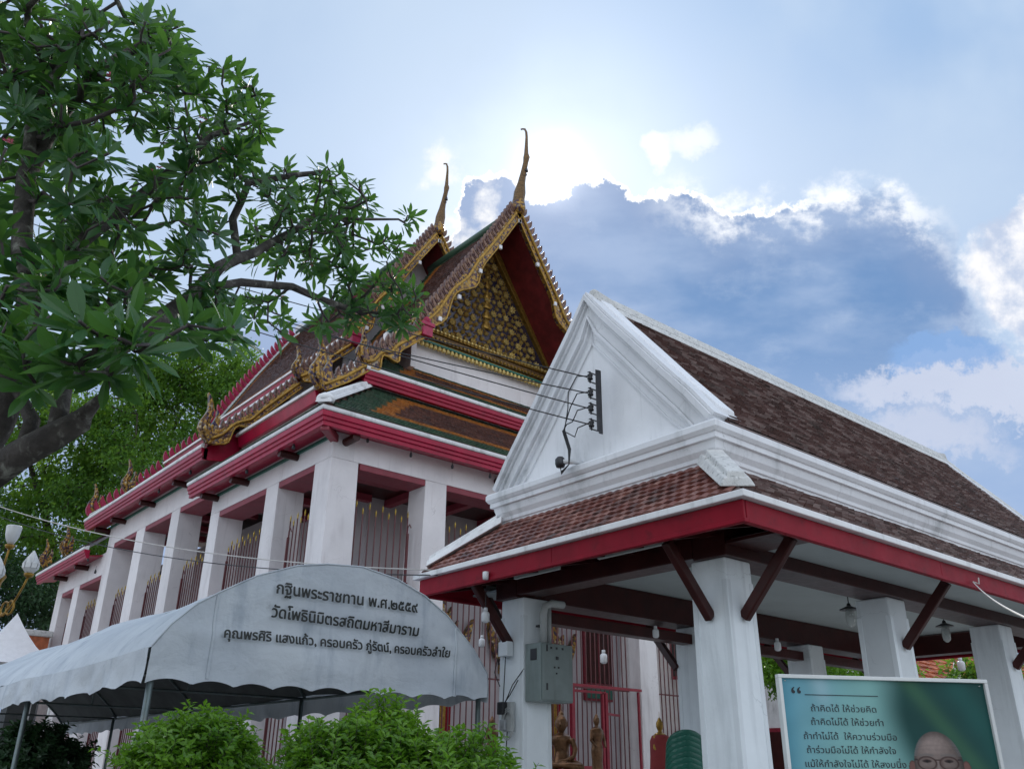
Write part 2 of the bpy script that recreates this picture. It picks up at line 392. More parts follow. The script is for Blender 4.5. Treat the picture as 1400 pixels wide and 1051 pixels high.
# mosaic for carved gilded ornament
def mosaic():
    m_ = bpy.data.materials.new('mosaic_gold'); m_.use_nodes = True; t = NT(m_.node_tree); bs = t.n['Principled BSDF']
    pos = t.node('ShaderNodeNewGeometry').outputs['Position']
    v = t.node('ShaderNodeTexVoronoi'); v.inputs['Scale'].default_value = 16; t.put(v.inputs['Vector'], pos)
    sx = t.node('ShaderNodeSeparateColor'); t.put(sx.inputs[0], v.outputs['Color'])
    c = t.ramp(sx.outputs[0], [(0, (.34, .18, .03)), (.40, (.42, .25, .05)), (.55, (.14, .08, .03)), (.75, (.07, .03, .05)), (.9, (.04, .04, .08)), (1, (.5, .4, .24))])
    d = t.sm(v.outputs['Distance'], .0, .05); c = t.mix(t.m('MULTIPLY', t.sm(t.noise(pos, 7, 4), .45, .7), .6), c, (.07, .035, .03))
    t.put(bs.inputs['Base Color'], c); bs.inputs['Roughness'].default_value = .3; bs.inputs['Metallic'].default_value = .45
    bn = t.node('ShaderNodeBump'); bn.inputs['Strength'].default_value = .8; bn.inputs['Distance'].default_value = .02
    t.put(bn.inputs['Height'], t.m('SUBTRACT', 1., v.outputs['Distance'])); t.l.new(bn.outputs[0], bs.inputs['Normal'])
    M['mosaic_gold'] = m_
mosaic()
mat('fin_purple', (.11, .03, .045), .35, .5, 14, .3, 50, metal=.2, col2=(.27, .15, .09), dirt=(.06, .03, .04), dscale=16, damt=.7)

# canvas of the tent: worn, stained, faintly see-through
def canvasmat():
    m_ = bpy.data.materials.new('canvas'); m_.use_nodes = True; t = NT(m_.node_tree); bs = t.n['Principled BSDF']; out = t.n['Material Output']
    pos = t.node('ShaderNodeNewGeometry').outputs['Position']
    st = t.noise(t.vm('MULTIPLY', pos, (1, 1, .22)), 4.5, 6, .65); big = t.noise(pos, 1.1, 5, .6)
    c = t.mix(t.sm(big, .35, .65), (.48, .53, .58), (.60, .65, .69))
    c = t.mix(t.m('MULTIPLY', t.sm(st, .5, .72), .55), c, (.27, .33, .40))
    c = t.mix(t.m('MULTIPLY', t.sm(t.noise(pos, 9, 6, .7), .58, .75), .35), c, (.20, .23, .24))
    t.put(bs.inputs['Base Color'], c); bs.inputs['Roughness'].default_value = .55
    bn = t.node('ShaderNodeBump'); bn.inputs['Strength'].default_value = .5; bn.inputs['Distance'].default_value = .05
    t.put(bn.inputs['Height'], t.noise(t.vm('MULTIPLY', pos, (1, 1, 1.4)), 3.2, 6, .55, .25)); t.l.new(bn.outputs[0], bs.inputs['Normal'])
    tb = t.node('ShaderNodeBsdfTranslucent'); tb.inputs[0].default_value = (.42, .46, .48, 1)
    mx = t.node('ShaderNodeMixShader'); mx.inputs[0].default_value = .04
    t.l.new(bs.outputs[0], mx.inputs[1]); t.l.new(tb.outputs[0], mx.inputs[2]); t.l.new(mx.outputs[0], out.inputs[0])
    M['canvas'] = m_
canvasmat()

# ================================================================== GROUND
g = MB(); g.add([(-300, -300, 0), (600, -300, 0), (600, 600, 0), (-300, 600, 0)], [(0, 1, 2, 3)])
g.build('ground', M['paving'], kind='structure')

# ------------------------------------------------------------------ tiles
def tile_patch(mb, A, U, V, nu, nv, th=.014, lift=.012, keep=None, mi=None, seed=1, over=1.3, bump=.004):
    """rows of overlapping wedge tiles from eave corner A; U along the eave per tile, V up the slope per row"""
    rnd = random.Random(seed); A = Vector(A); U = Vector(U); V = Vector(V); n = U.cross(V).normalized()
    if n.z < 0: n = -n
    out = []
    for j in range(nv):
        for i in range(-1, nu+1):
            fi = i+(.5 if j % 2 else 0)
            if fi < -.01 or fi > nu-.99: continue
            if keep and not keep((fi+.5)/nu, (j+.5)/nv): continue
            p = A+U*(fi+.03)+V*j+n*rnd.uniform(0, bump)+U*rnd.uniform(-.03, .03)
            out.append((p, i, j))
            if mb is None: continue
            u = U*.94; v = V*over; hi = n*(lift+th); lo = n*lift
            j1 = n*rnd.uniform(-.3, 1)*bump*1.6; j2 = n*rnd.uniform(-.3, 1)*bump*1.6
            vs = [p+hi+j1, p+u+hi+j2, p+lo-n*.006, p+u+lo-n*.006, p+v, p+v+u]
            mb.add(vs, [(0, 1, 5, 4), (2, 3, 1, 0), (0, 4, 2), (1, 3, 5)], mi(fi/nu, j/nv) if mi else 0)
    return out

# ================================================================== OPEN PAVILION
PX0, PX1, PY0, PY1 = 6.53, 15.2, 4.76, 7.98
pav = thing('open_pavilion', 'white open-sided pavilion with a steep brown tiled roof and crimson eaves in the foreground', 'pavilion', (PX0, (PY0+PY1)/2, 0))
YC = (PY0+PY1)/2 - .04
b = MB(); b.box(PX0-.5, PY0-.5, 0, PX1+.5, PY1+.5, .28); b.build('floor_slab', M['stone_base'], pav, bevel=.01)
CW = .43
def column_mesh(w, h, taper=.02, strip=True):
    m = MB(); a = w/2; t_ = a-taper
    m.hexa([(-a, -a, 0), (a, -a, 0), (a, a, 0), (-a, a, 0)], [(-t_, -t_, h), (t_, -t_, h), (t_, t_, h), (-t_, t_, h)])
    return m
pcm = column_mesh(CW, 3.12).mesh('column', [M['plaster_column']])
for i, cx in enumerate((PX0, PX0+2.90, PX0+5.74, PX0+8.4)):
    for j, cy in enumerate((PY0+CW/2, PY1-CW/2)):
        if i == 1 and j == 1: cx += .2
        o = inst('column', pcm, pav, (cx+CW/2, cy, .28))
        md = o.modifiers.new('bevel', 'BEVEL'); md.width = .018; md.segments = 2
        # raised corner strips that edge the shaft
        s = MB(); a = CW/2+.004
        for sx in (-1, 1):
            for sy in (-1, 1):
                x_ = cx+CW/2+sx*(a-.028); y_ = cy+sy*(a-.028)
                s.hexa([(x_-.03, y_-.03, .28), (x_+.03, y_-.03, .28), (x_+.03, y_+.03, .28), (x_-.03, y_+.03, .28)],
                       [(x_-.03-sx*.02, y_-.03-sy*.02, 3.2), (x_+.03-sx*.02, y_-.03-sy*.02, 3.2), (x_+.03-sx*.02, y_+.03-sy*.02, 3.2), (x_-.03-sx*.02, y_+.03-sy*.02, 3.2)])
        s.build('corner_strip', M['plaster_column'], pav, bevel=.006)
# beams
def beam(p0, p1, name='beam', m_='paint_maroon', kind=None):
    b = MB(); b.box(*p0, *p1); return b.build(name, M[m_], pav, bevel=.008, kind=kind)
beam((PX0-.03, PY0-.03, 3.40), (PX1, PY0+.34, 3.74))
beam((PX0-.03, PY1-.34, 3.40), (PX1, PY1+.03, 3.74))
for cx in (PX0-.03, PX0+8.46):
    beam((cx, PY0+.345, 3.42), (cx+.28, PY1-.345, 3.72))
beam((PX0+.35, PY1-.30, 3.17), (PX1-.3, PY1-.12, 3.30), 'tie_beam')
# ceiling
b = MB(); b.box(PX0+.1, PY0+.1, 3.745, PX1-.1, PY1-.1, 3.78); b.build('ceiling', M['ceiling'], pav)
# eaves
EX0, EX1, EY0, EY1 = 5.83, 15.9, 4.03, 8.62
def ring(mb, o_, z0, z1, th, mi=0):
    x0, x1, y0, y1 = EX0-o_, EX1+o_, EY0-o_, EY1+o_
    mb.box(x0, y0, z0, x0+th, y1, z1, mi); mb.box(x1-th, y0, z0, x1, y1, z1, mi)
    mb.box(x0+th, y0, z0, x1-th, y0+th, z1, mi); mb.box(x0+th, y1-th, z0, x1-th, y1, z1, mi)
_sb = [('side', (EX0+.042+k*3.34, EY0+.002*(k % 2), 3.44-.002*k, min(EX1, EX0+.042+(k+1)*3.34-.005), EY0+.035, 3.635)) for k in range(3)]
for nm, pts in _sb+[('near', (EX0, EY0+.002, 3.44, EX0+.035, EY1-2.302, 3.635)), ('near', (EX0+.002, EY1-2.297, 3.438, EX0+.035, EY1, 3.635)), ('back', (EX0+.036, EY1-.035, 3.44, EX1, EY1-.002, 3.635)), ('far', (EX1-.035, EY0+.036, 3.441, EX1, EY1-.036, 3.635))]:
    b = MB(); b.box(*pts); b.build('fascia_board', M['paint_red'], pav, bevel=.006)
b = MB(); ring(b, .012, 3.445, 3.48, .06); b.build('fascia_moulding', M['paint_red'], pav, bevel=.004)
b = MB(); ring(b, .06, 3.64, 3.70, .14); b.build('eave_trim', M['plaster_white'], pav, bevel=.008)
# soffits: timber at the gable end, white board along the sides
b = MB(); b.hexa([(EX0+.04, EY0+.04, 3.50), (PX0-.03, EY0+.04, 3.62), (PX0-.03, EY1-.04, 3.62), (EX0+.04, EY1-.04, 3.50)], [(EX0+.04, EY0+.04, 3.53), (PX0-.03, EY0+.04, 3.65), (PX0-.03, EY1-.04, 3.65), (EX0+.04, EY1-.04, 3.53)])
b.build('soffit', M['paint_maroon'], pav)
for ya, yb in ((EY0+.04, PY0-.035), (PY1+.035, EY1-.04)):
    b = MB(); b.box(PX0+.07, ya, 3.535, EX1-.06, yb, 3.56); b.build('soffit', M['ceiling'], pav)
# rafter ribs under the gable-end soffit
for k in range(9):
    y_ = EY0+.3+k*.5
    b = MB(); b.bar((EX0+.05, y_, 3.475), (PX0+.05, y_, 3.63), .05, .05); b.build('rafter', M['paint_maroon'], pav)
# braces
def brace(a, b_):
    b = MB(); b.bar(a, b_, .075, .10); b.build('brace', M['paint_maroon'], pav, bevel=.012)
brace((PX0+.01, PY0+.22, 2.87), (EX0+.16, PY0+.22, 3.48)); brace((PX0+.01, PY1-.2, 2.87), (EX0+.16, PY1-.2, 3.52))
for cx in (PX0, PX0+2.90, PX0+5.74, PX0+8.4):
    brace((cx+.22, PY0+.01, 2.87), (cx+.22, EY0+.16, 3.50)); brace((cx+.22, PY1-.01, 2.87), (cx+.22, EY1-.16, 3.50))
b = MB(); b.box(PX0-.02, EY0+.05, 3.50, PX0+.5, PY0-.04, 3.53); b.build('soffit_board', M['paint_maroon'], pav)
# skirt roof : deck and tiles
WZ, EZ = 4.27, 3.69
wx0, wx1, wy0, wy1 = 6.50, 15.25, 4.77, 7.90
b = MB()
o_ = [(EX0-.03, EY0-.03, EZ), (EX1+.03, EY0-.03, EZ), (EX1+.03, EY1+.03, EZ), (EX0-.03, EY1+.03, EZ)]
i_ = [(wx0, wy0, WZ), (wx1, wy0, WZ), (wx1, wy1, WZ), (wx0, wy1, WZ)]
for k in range(4):
    k2 = (k+1) % 4; lo = lambda p: (p[0], p[1], p[2]-.03)
    b.hexa([lo(o_[k]), lo(o_[k2]), lo(i_[k2]), lo(i_[k])], [o_[k], o_[k2], i_[k2], i_[k]])
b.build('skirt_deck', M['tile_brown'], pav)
tw, te = .118, .083
# gable-end skirt: every tile its own object
V = Vector((wx0-EX0+.03, 0, WZ-EZ)); nv = 8
A = Vector((EX0-.03, EY0-.03, EZ+.004)); U = Vector((0, 1, 0)); Lu = EY1-EY0+.06; nu = int(Lu/tw)
hipf = (wy0-EY0+.03)/Lu; hipb = (EY1+.03-wy1)/Lu
U1 = U*(Lu/nu); V1 = V/nv; nrm = V1.cross(U1).normalized(); nrm = nrm if nrm.z > 0 else -nrm
tm = MB(); u = Vector((.94, 0, 0)); v = Vector((0, 1.3, 0))
# pantile with a rounded back
vs = []
for yy, h0 in ((0, .026), (1.3, .004)):
    for q in range(5):
        vs.append((.94*q/4, yy, h0+.012*sin(pi*q/4)))
for q in range(5): vs.append((.94*q/4, 0, .004))
fs = [(q, q+1, q+6, q+5) for q in range(4)]+[(10+q, 11+q, q+1, q) for q in range(4)]+[(0, 5, 10), (4, 14, 9)]
tm.add(vs, fs); tmesh = tm.mesh('tile', [M['tile_red']])
cnt = 0; rest = MB()
rnd = random.Random(4); tws, tes = .122, .086
for j in range(nv):
    for i in range(nu):
        fi = i+(.5 if j % 2 else 0); fu = (fi+.5)/nu; fv = (j+.5)/nv
        if fu < hipf*fv+.012 or fu > 1-hipb*fv-.012: continue
        p = A+U1*fi+V1*j+nrm*rnd.uniform(0, .004)
        mt = Matrix(((U1.x, V1.x, nrm.x, p.x), (U1.y, V1.y, nrm.y, p.y), (U1.z, V1.z, nrm.z, p.z), (0, 0, 0, 1)))
        mt = mt @ Matrix.Rotation(rnd.uniform(-.02, .02), 4, 'Z')
        if cnt < 296: inst('tile', tmesh, pav, None, mat=mt); cnt += 1
        else:
            rest.add([mt @ Vector(q) for q in tm.v], tm.f)
# side skirts, far skirt and both main slopes: joined
Vs = Vector((0, wy0-EY0+.03, WZ-EZ)); L = EX1-EX0+.06; n_ = int(L/tws)
hf = (wx0-EX0+.03)/L; hb = (EX1+.03-wx1)/L
kp = lambda fu, fv: hf*fv+.004 < fu < 1-hb*fv-.004
tile_patch(rest, (EX0-.03, EY0-.03, EZ+.004), (L/n_, 0, 0), Vs/8, n_, 8, keep=kp, th=.020, bump=.006)
tile_patch(rest, (EX0-.03, EY1+.03, EZ+.004), (L/n_, 0, 0), Vector((0, -(EY1+.03-wy1), WZ-EZ))/9, n_, 9, keep=kp, seed=2)
HP = [(0, 6.71), (.33, 6.30), (.72, 5.84), (1.1, 5.38), (1.42, 5.01), (1.70, 4.69)]
RX0, RX1 = 6.62, 15.45
for sgn in (-1, 1):
    for k in range(len(HP)-1):
        (d1, z1), (d0, z0) = HP[k], HP[k+1]
        sl_ = sqrt((d1-d0)**2+(z1-z0)**2); nr = max(1, round(sl_/tes))
        L = RX1-RX0; n_ = int(L/tws)
        tile_patch(rest, (RX0, YC+sgn*d0, z0), (L/n_, 0, 0), Vector((0, sgn*(d1-d0), z1-z0))/nr, n_, nr, seed=5+k, th=.022, bump=.007)
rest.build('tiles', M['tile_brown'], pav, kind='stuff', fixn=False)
b = MB()
for sgn in (-1, 1):
    for k in range(len(HP)-1):
        (d1, z1), (d0, z0) = HP[k], HP[k+1]
        b.hexa([(RX0, YC+sgn*d0, z0-.05), (RX1, YC+sgn*d0, z0-.05), (RX1, YC+sgn*d1, z1-.05), (RX0, YC+sgn*d1, z1-.05)],
               [(RX0, YC+sgn*d0, z0-.004), (RX1, YC+sgn*d0, z0-.004), (RX1, YC+sgn*d1, z1-.004), (RX0, YC+sgn*d1, z1-.004)])
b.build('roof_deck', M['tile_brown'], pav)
# cornice: stepped profile swept round the building
CP = [(0, 4.20), (.0, 4.27), (.025, 4.275), (.025, 4.315), (.045, 4.32), (.05, 4.36), (.085, 4.41), (.10, 4.47), (.10, 4.485), (.135, 4.49), (.135, 4.545), (.15, 4.55), (.175, 4.585), (.175, 4.64), (.16, 4.66), (-.10, 4.68), (-.10, 4.20)]
def sweep_rect(mb, prof, x0, x1, y0, y1, mi=0):
    n = len(prof); b0 = len(mb.v)
    for (sx, sy, cx, cy) in ((-1, -1, x0, y0), (1, -1, x1, y0), (1, 1, x1, y1), (-1, 1, x0, y1)):
        for o_, z in prof: mb.v.append((cx+sx*o_, cy+sy*o_, z))
    for c in range(4):
        c2 = (c+1) % 4
        for k in range(n):
            k2 = (k+1) % n; mb.f.append((b0+c*n+k, b0+c2*n+k, b0+c2*n+k2, b0+c*n+k2)); mb.mi.append(mi)
b = MB(); sweep_rect(b, CP, wx0+.03, wx1-.03, wy0+.01, wy1-.01); b.build('cornice', M['plaster_pavilion'], pav, bevel=.004)
b = MB(); b.box(wx0+.16, wy0+.14, 4.0, wx1-.16, wy1-.14, 4.63); b.build('wall_plate', M['plaster_pavilion'], pav)
# gable end wall with nested raking mouldings
def profile_off(off, zmin=4.64):
    """right half outline (dy,z) pushed inward by off"""
    P = [Vector((d, z+.075)) for d, z in HP]; P[-1] = P[-1]+Vector((-.02, -.02)); out = []
    for i, p in enumerate(P):
        d = (P[min(i+1, len(P)-1)]-P[max(i-1, 0)]).normalized(); n = Vector((-abs(d.y), -abs(d.x)))
        out.append(p+n*off)
    k = out[0]; out[0] = Vector((0, k.y - off*.62))
    return [(max(0, q.x), q.y) for q in out]
def gable(xw, xdir):
    G_ = MB(); pr = profile_off(.30)
    poly = [(YC-d, z) for d, z in reversed(pr)]+[(YC+d, z) for d, z in pr[1:]]
    poly[0] = (YC-1.6, 4.64); poly[-1] = (YC+1.6, 4.64)
    a0, a1 = sorted((xw, xw-xdir*.12)); G_.prism(poly, 'x', a0, a1)
    G_.build('gable_wall', M['plaster_pavilion'], pav)
    for o0, o1, pr_, back in ((0, .035, .10, .34), (.037, .10, .135, .30), (.102, .135, .09, .2), (.137, .25, .06, .1), (.252, .285, .095, .1), (.287, .325, .05, .1), (.40, .425, .022, .05)):
        m = MB(); A_ = profile_off(o0); B_ = profile_off(o1)
        for s_ in (-1, 1):
            aa = [(YC+s_*d, max(z, 4.60)) for d, z in A_]; bb = [(YC+s_*d, max(z, 4.60)) for d, z in B_]
            x0_, x1_ = sorted((xw+xdir*pr_, xw-xdir*back)); m.strip(aa, bb, 'x', x0_, x1_)
        m.build('raking_moulding', M['plaster_pavilion'], pav, bevel=.004)
gable(6.52, -1); gable(15.42, 1)
# raised wall copings behind each gable and ridge
b = MB(); zr = 6.78
b.prism([(YC-.10, zr-.10), (YC+.10, zr-.10), (YC+.05, zr+.03), (YC-.05, zr+.03)], 'x', 6.85, 15.15)
b.prism([(YC-.17, zr-.22), (YC+.17, zr-.22), (YC+.11, zr-.11), (YC-.11, zr-.11)], 'x', 6.86, 15.14)
b.build('ridge', M['plaster_mossy'], pav, bevel=.01)
for x_, s_ in ((6.62, 1), (15.3, -1)):
    b = MB(); b.hexa([(x_-.08*s_, YC-.11, 6.52), (x_+.75*s_, YC-.10, 6.50), (x_+.75*s_, YC+.10, 6.50), (x_-.08*s_, YC+.11, 6.52)], [(x_-.1*s_, YC-.05, 6.86), (x_+.75*s_, YC-.05, 6.74), (x_+.75*s_, YC+.05, 6.74), (x_-.1*s_, YC+.05, 6.86)])
    b.build('ridge_end', M['plaster_mossy'], pav, bevel=.03)
# coping along the raking edge over the tiles
for xa, xb in ((6.60, 6.80), (15.22, 15.42)):
    b = MB()
    for s_ in (-1, 1):
        b.strip([(YC+s_*d, z+.095) for d, z in HP[:-1]+[(1.64, 4.76)]], [(YC+s_*d, z-.03) for d, z in HP[:-1]+[(1.64, 4.76)]], 'x', xa, xb)
    b.build('verge_coping', M['plaster_mossy'] if xa > 10 else M['plaster_pavilion'], pav, bevel=.01)
# hip caps
for (cx, cy, ix, iy) in ((EX0-.03, EY0-.03, wx0, wy0), (EX0-.03, EY1+.03, wx0, wy1), (EX1+.03, EY0-.03, wx1, wy0), (EX1+.03, EY1+.03, wx1, wy1)):
    a = Vector((cx, cy, EZ+.03)); c = Vector((ix, iy, WZ+.03)); d = (c-a).normalized(); side = d.cross(Vector((0, 0, 1))).normalized()
    b = MB(); q = a+d*.16
    for w0, w1, h0, h1, s0, s1 in ((.15, .17, .05, .07, 0, .999), (.10, .11, .10, .13, .02, .93)):
        p0 = q+(c-q)*s0; p1 = q+(c-q)*s1
        b.hexa([p0-side*w0-Vector((0, 0, .03)), p0+side*w0-Vector((0, 0, .03)), p1+side*w1-Vector((0, 0, .03)), p1-side*w1-Vector((0, 0, .03))],
               [p0-side*w0*.7+Vector((0, 0, h0)), p0+side*w0*.7+Vector((0, 0, h0)), p1+side*w1*.7+Vector((0, 0, h1)), p1-side*w1*.7+Vector((0, 0, h1))])
    b.build('hip_cap', M['plaster_mossy'] if cy < 5 and cx < 7 else M['plaster_white'], pav, bevel=.012)

# ================================================================== TEMPLE HALL
TX, TY, XC = 7.71, 14.71, 13.5
TX1 = 2*XC-TX
tem = thing('temple_hall', 'tall white Thai temple hall with tiered tiled roofs, gilded gable and crimson eaves', 'temple', (TX, TY, 0))
def T(b, name, m_, **k):
    return b.build(name, M[m_] if isinstance(m_, str) else [M[q] for q in m_], tem, **k)
b = MB(); b.box(TX-.6, TY-.6, 0, TX1+.6, 34.8, .75); b.box(TX-.35, TY-.35, .752, TX1+.35, 34.5, 1.3); T(b, 'podium', 'stone_base', bevel=.02)
# columns of the long side (y0,y1,top) and of the front (x0,x1)
WT = .62
sideY = [(14.71, 15.37, 7.2), (16.97, 17.55, 7.2), (20.08, 20.60, 7.2), (22.85, 23.45, 7.87), (25.50, 26.20, 7.87), (28.25, 28.90, 7.87), (31.20, 31.85, 7.0), (33.25, 33.95, 7.0)]
def tcol(x0, x1, y0, y1, zt):
    b = MB(); e = .07
    b.hexa([(x0-e*(x0 > TX+.01), y0-e*(y0 > TY+.01), 1.3), (x1+e, y0-e*(y0 > TY+.01), 1.3), (x1+e, y1+e, 1.3), (x0-e*(x0 > TX+.01), y1+e, 1.3)], [(x0, y0, zt), (x1, y0, zt), (x1, y1, zt), (x0, y1, zt)])
    T(b, 'column', 'plaster_temple', bevel=.012)
for i, (y0, y1, zt) in enumerate(sideY):
    tcol(TX, TX+WT, y0, y1, zt)
    tcol(TX1-WT, TX1, y0, y1, zt)
frontX = [(8.35+1.62, 10.52), (2*XC-10.52, 2*XC-9.97)]
for x0, x1 in frontX: tcol(x0, x1, TY, TY+WT, 7.2)
# walls over the openings, a little recess where lintels sit
def wallbox(x0, y0, z0, x1, y1, z1, m_='plaster_temple', nm='wall'):
    b = MB(); b.box(x0, y0, z0, x1, y1, z1); return T(b, nm, m_)
for xa, xb in ((TX, TX+.5), (TX1-.5, TX1)):
    wallbox(xa+.003, TY+.003, 7.203, xb, 20.60, 7.80); wallbox(xa+.003, 20.602, 7.873, xb, 28.9, 8.70); wallbox(xa+.003, 28.902, 7.003, xb, 33.95, 7.7)
wallbox(TX+.502, TY+.003, 7.203, TX1-.502, TY+.5, 7.80)
wallbox(TX+.5, 33.5, 7.0, TX1-.5, 33.9, 7.7)
# pink lintels lining each opening
def lintel(x0, y0, x1, y1, zt):
    b = MB(); b.box(x0, y0, zt-.13, x1, y1, zt); T(b, 'lintel', 'paint_pink', bevel=.008)
for i in range(len(sideY)-1):
    a = sideY[i][1]; c = sideY[i+1][0]; zt = 7.2 if i < 2 else 7.87 if i < 5 else 7.0
    lintel(TX+.012, a+.002, TX+.60, c-.002, zt)
fx = [TX+.66]+[v for p in frontX for v in p]+[TX1-.66]
for k in range(0, len(fx), 2): lintel(fx[k]+.002, TY+.012, fx[k+1]-.002, TY+.60, 7.2)
# inner hall
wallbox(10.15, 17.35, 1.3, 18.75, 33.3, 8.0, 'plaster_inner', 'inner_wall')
b = MB(); b.box(17.1, 17.27, 3.3, 18.15, 17.35, 5.6); T(b, 'window_frame', 'gate_red', bevel=.01)
for x_ in (17.16, 17.66): b = MB(); b.box(x_, 17.24, 3.75, x_+.44, 17.268, 5.5); T(b, 'shutter', 'paint_maroon', bevel=.01)
b = MB(); b.box(17.16, 17.24, 3.36, 18.1, 17.268, 3.7); T(b, 'sill_panel', 'green_trim')
b = MB(); b.box(TX+.51, TY+.51, 7.45, TX1-.51, 20.58, 7.5); b.box(TX+.51, 20.59, 8.3, TX1-.51, 28.8, 8.35); b.box(TX+.51, 28.81, 7.3, TX1-.51, 33.4, 7.35)
T(b, 'gallery_ceiling', 'paint_maroon')
for k in range(14):
    y_ = 15.9+k*1.25
    b = MB(); z_ = 7.28 if y_ < 20.5 else 8.12 if y_ < 28.8 else 7.12
    b.box(TX+.51, y_, z_, 10.14, y_+.18, z_+.16); T(b, 'ceiling_joist', 'paint_pink')
for k in range(5):
    x_ = 10.6+k*1.4; b = MB(); b.box(x_, TY+.51, 7.28, x_+.18, 17.34, 7.44); T(b, 'ceiling_joist', 'paint_pink')

# ------ eaves of the lower roofs
EXT = .5
def fascia(path, z0, z1, m_='paint_crimson', nm='fascia', cap=True, w=.10):
    """stepped crimson eave board with a white cap, along straight runs p->q; outward normal n"""
    for (x0, y0, x1, y1, nx, ny) in path:
        d = Vector((x1-x0, y1-y0, 0)); H_ = z1-z0
        prof = [(0, z0), (.0, z0+.30*H_), (.035, z0+.33*H_), (.035, z0+.58*H_), (.07, z0+.62*H_), (.07, z1), (-w, z1), (-w, z0)]
        b = MB(); n = len(prof)
        ex = Vector((x1-x0, y1-y0)).normalized()
        A_ = [(x0+nx*o_, y0+ny*o_, z) for o_, z in prof]; B_ = [(x1+nx*o_, y1+ny*o_, z) for o_, z in prof]
        b.hexa(A_, B_); T(b, nm, m_, bevel=.006)
        if cap:
            pr = [(.085, z1+.004), (.10, z1+.03), (.10, z1+.075), (.07, z1+.11), (-.06, z1+.13), (-.06, z1+.004)]
            b = MB(); b.hexa([(x0+nx*o_, y0+ny*o_, z) for o_, z in pr], [(x1+nx*o_, y1+ny*o_, z) for o_, z in pr]); T(b, 'eave_cap', 'plaster_white', bevel=.008)
ex0, ey0 = TX-EXT, TY-EXT
ex1 = 2*XC-ex0
def fascia_round(pts, z0, z1, w=.10):
    H_ = z1-z0; prof = [(0, z0), (.0, z0+.30*H_), (.035, z0+.33*H_), (.035, z0+.58*H_), (.07, z0+.62*H_), (.07, z1), (-w, z1), (-w, z0)]
    cap = [(.085, z1+.004), (.10, z1+.03), (.10, z1+.075), (.07, z1+.11), (-.06, z1+.13), (-.06, z1+.004)]
    for (x0, y0, a0, b0), (x1, y1, a1, b1) in zip(pts, pts[1:]):
        for pr, nm, m_ in ((prof, 'fascia', 'paint_crimson'), (cap, 'eave_cap', 'plaster_white')):
            b = MB(); b.hexa([(x0+a0*o_, y0+b0*o_, z) for o_, z in pr], [(x1+a1*o_, y1+b1*o_, z) for o_, z in pr]); T(b, nm, m_, bevel=.005)
fascia_round([(ex0, 20.9, -1, 0), (ex0, ey0, -1, -1), (ex1, ey0, 1, -1), (ex1, 20.9, 1, 0)], 7.60, 7.88)
fascia([(ex0-.02, 20.3, ex0-.02, 29.85, -1, 0), (ex1+.02, 20.3, ex1+.02, 29.85, 1, 0)], 8.45, 8.74)
fascia([(ex0, 29.2, ex0, 35.0, -1, 0), (ex1, 29.2, ex1, 35.0, 1, 0)], 7.50, 7.76)
# end boards of the side eaves
b = MB(); b.hexa([(ex0-.02, 20.30, 8.44), (ex0+1.2, 20.30, 8.62), (ex0+1.2, 20.38, 8.62), (ex0-.02, 20.38, 8.44)], [(ex0-.02, 20.30, 8.73), (ex0+1.2, 20.30, 9.7), (ex0+1.2, 20.38, 9.7), (ex0-.02, 20.38, 8.73)]); T(b, 'end_board', 'paint_crimson')
# soffits
def soffit(x0, x1, y0, y1, z0, z1, m_='paint_crimson'):
    b = MB(); b.hexa([(x0, y0, z0), (x1, y0, z1), (x1, y1, z1), (x0, y1, z0)], [(x0, y0, z0+.03), (x1, y0, z1+.03), (x1, y1, z1+.03), (x0, y1, z0+.03)]); T(b, 'soffit', m_)
soffit(ex0+.1, TX+.05, ey0+.02, 20.88, 7.66, 7.74); soffit(ex0+.08, TX+.05, 20.4, 29.8, 8.50, 8.62); soffit(ex0+.1, TX+.05, 29.2, 34.95, 7.56, 7.64)
b = MB(); b.hexa([(ex0+.1, ey0+.1, 7.66), (ex1-.1, ey0+.1, 7.66), (ex1-.1, TY+.05, 7.74), (ex0+.1, TY+.05, 7.74)], [(ex0+.1, ey0+.1, 7.69), (ex1-.1, ey0+.1, 7.69), (ex1-.1, TY+.05, 7.77), (ex0+.1, TY+.05, 7.77)]); T(b, 'soffit', 'paint_crimson')
# green fillet and beam ends under the eaves
b = MB(); b.box(TX-.05, TY+.1, 7.60, TX-.004, 20.55, 7.655); T(b, 'fillet', 'green_trim')
b = MB(); b.box(TX-.05, 20.9, 8.44, TX-.004, 28.9, 8.50); T(b, 'fillet', 'green_trim')
for y_ in (16.2, 18.6, 20.3): b = MB(); b.tube([(TX+.1, y_, 7.56), (TX-.42, y_, 7.56)], .085, 12); T(b, 'beam_end', 'paint_maroon', smooth=False)
for y_ in (22.5, 25.0, 27.5, 29.1): b = MB(); b.tube([(TX+.1, y_, 8.40), (TX-.42, y_, 8.40)], .085, 12); T(b, 'beam_end', 'paint_maroon')
for y_ in (30.6, 33.0): b = MB(); b.tube([(TX+.1, y_, 7.46), (TX-.42, y_, 7.46)], .085, 12); T(b, 'beam_end', 'paint_maroon')
for x_ in (8.0, 11.9, 15.1, 19): b = MB(); b.tube([(x_, TY+.1, 7.56), (x_, TY-.42, 7.56)], .085, 12); T(b, 'beam_end', 'paint_maroon')
b = MB(); b.bar((TX+.15, TY+.15, 7.60), (ex0+.06, ey0+.06, 7.60), .17, .17); T(b, 'beam_end', 'paint_pink', bevel=.03)

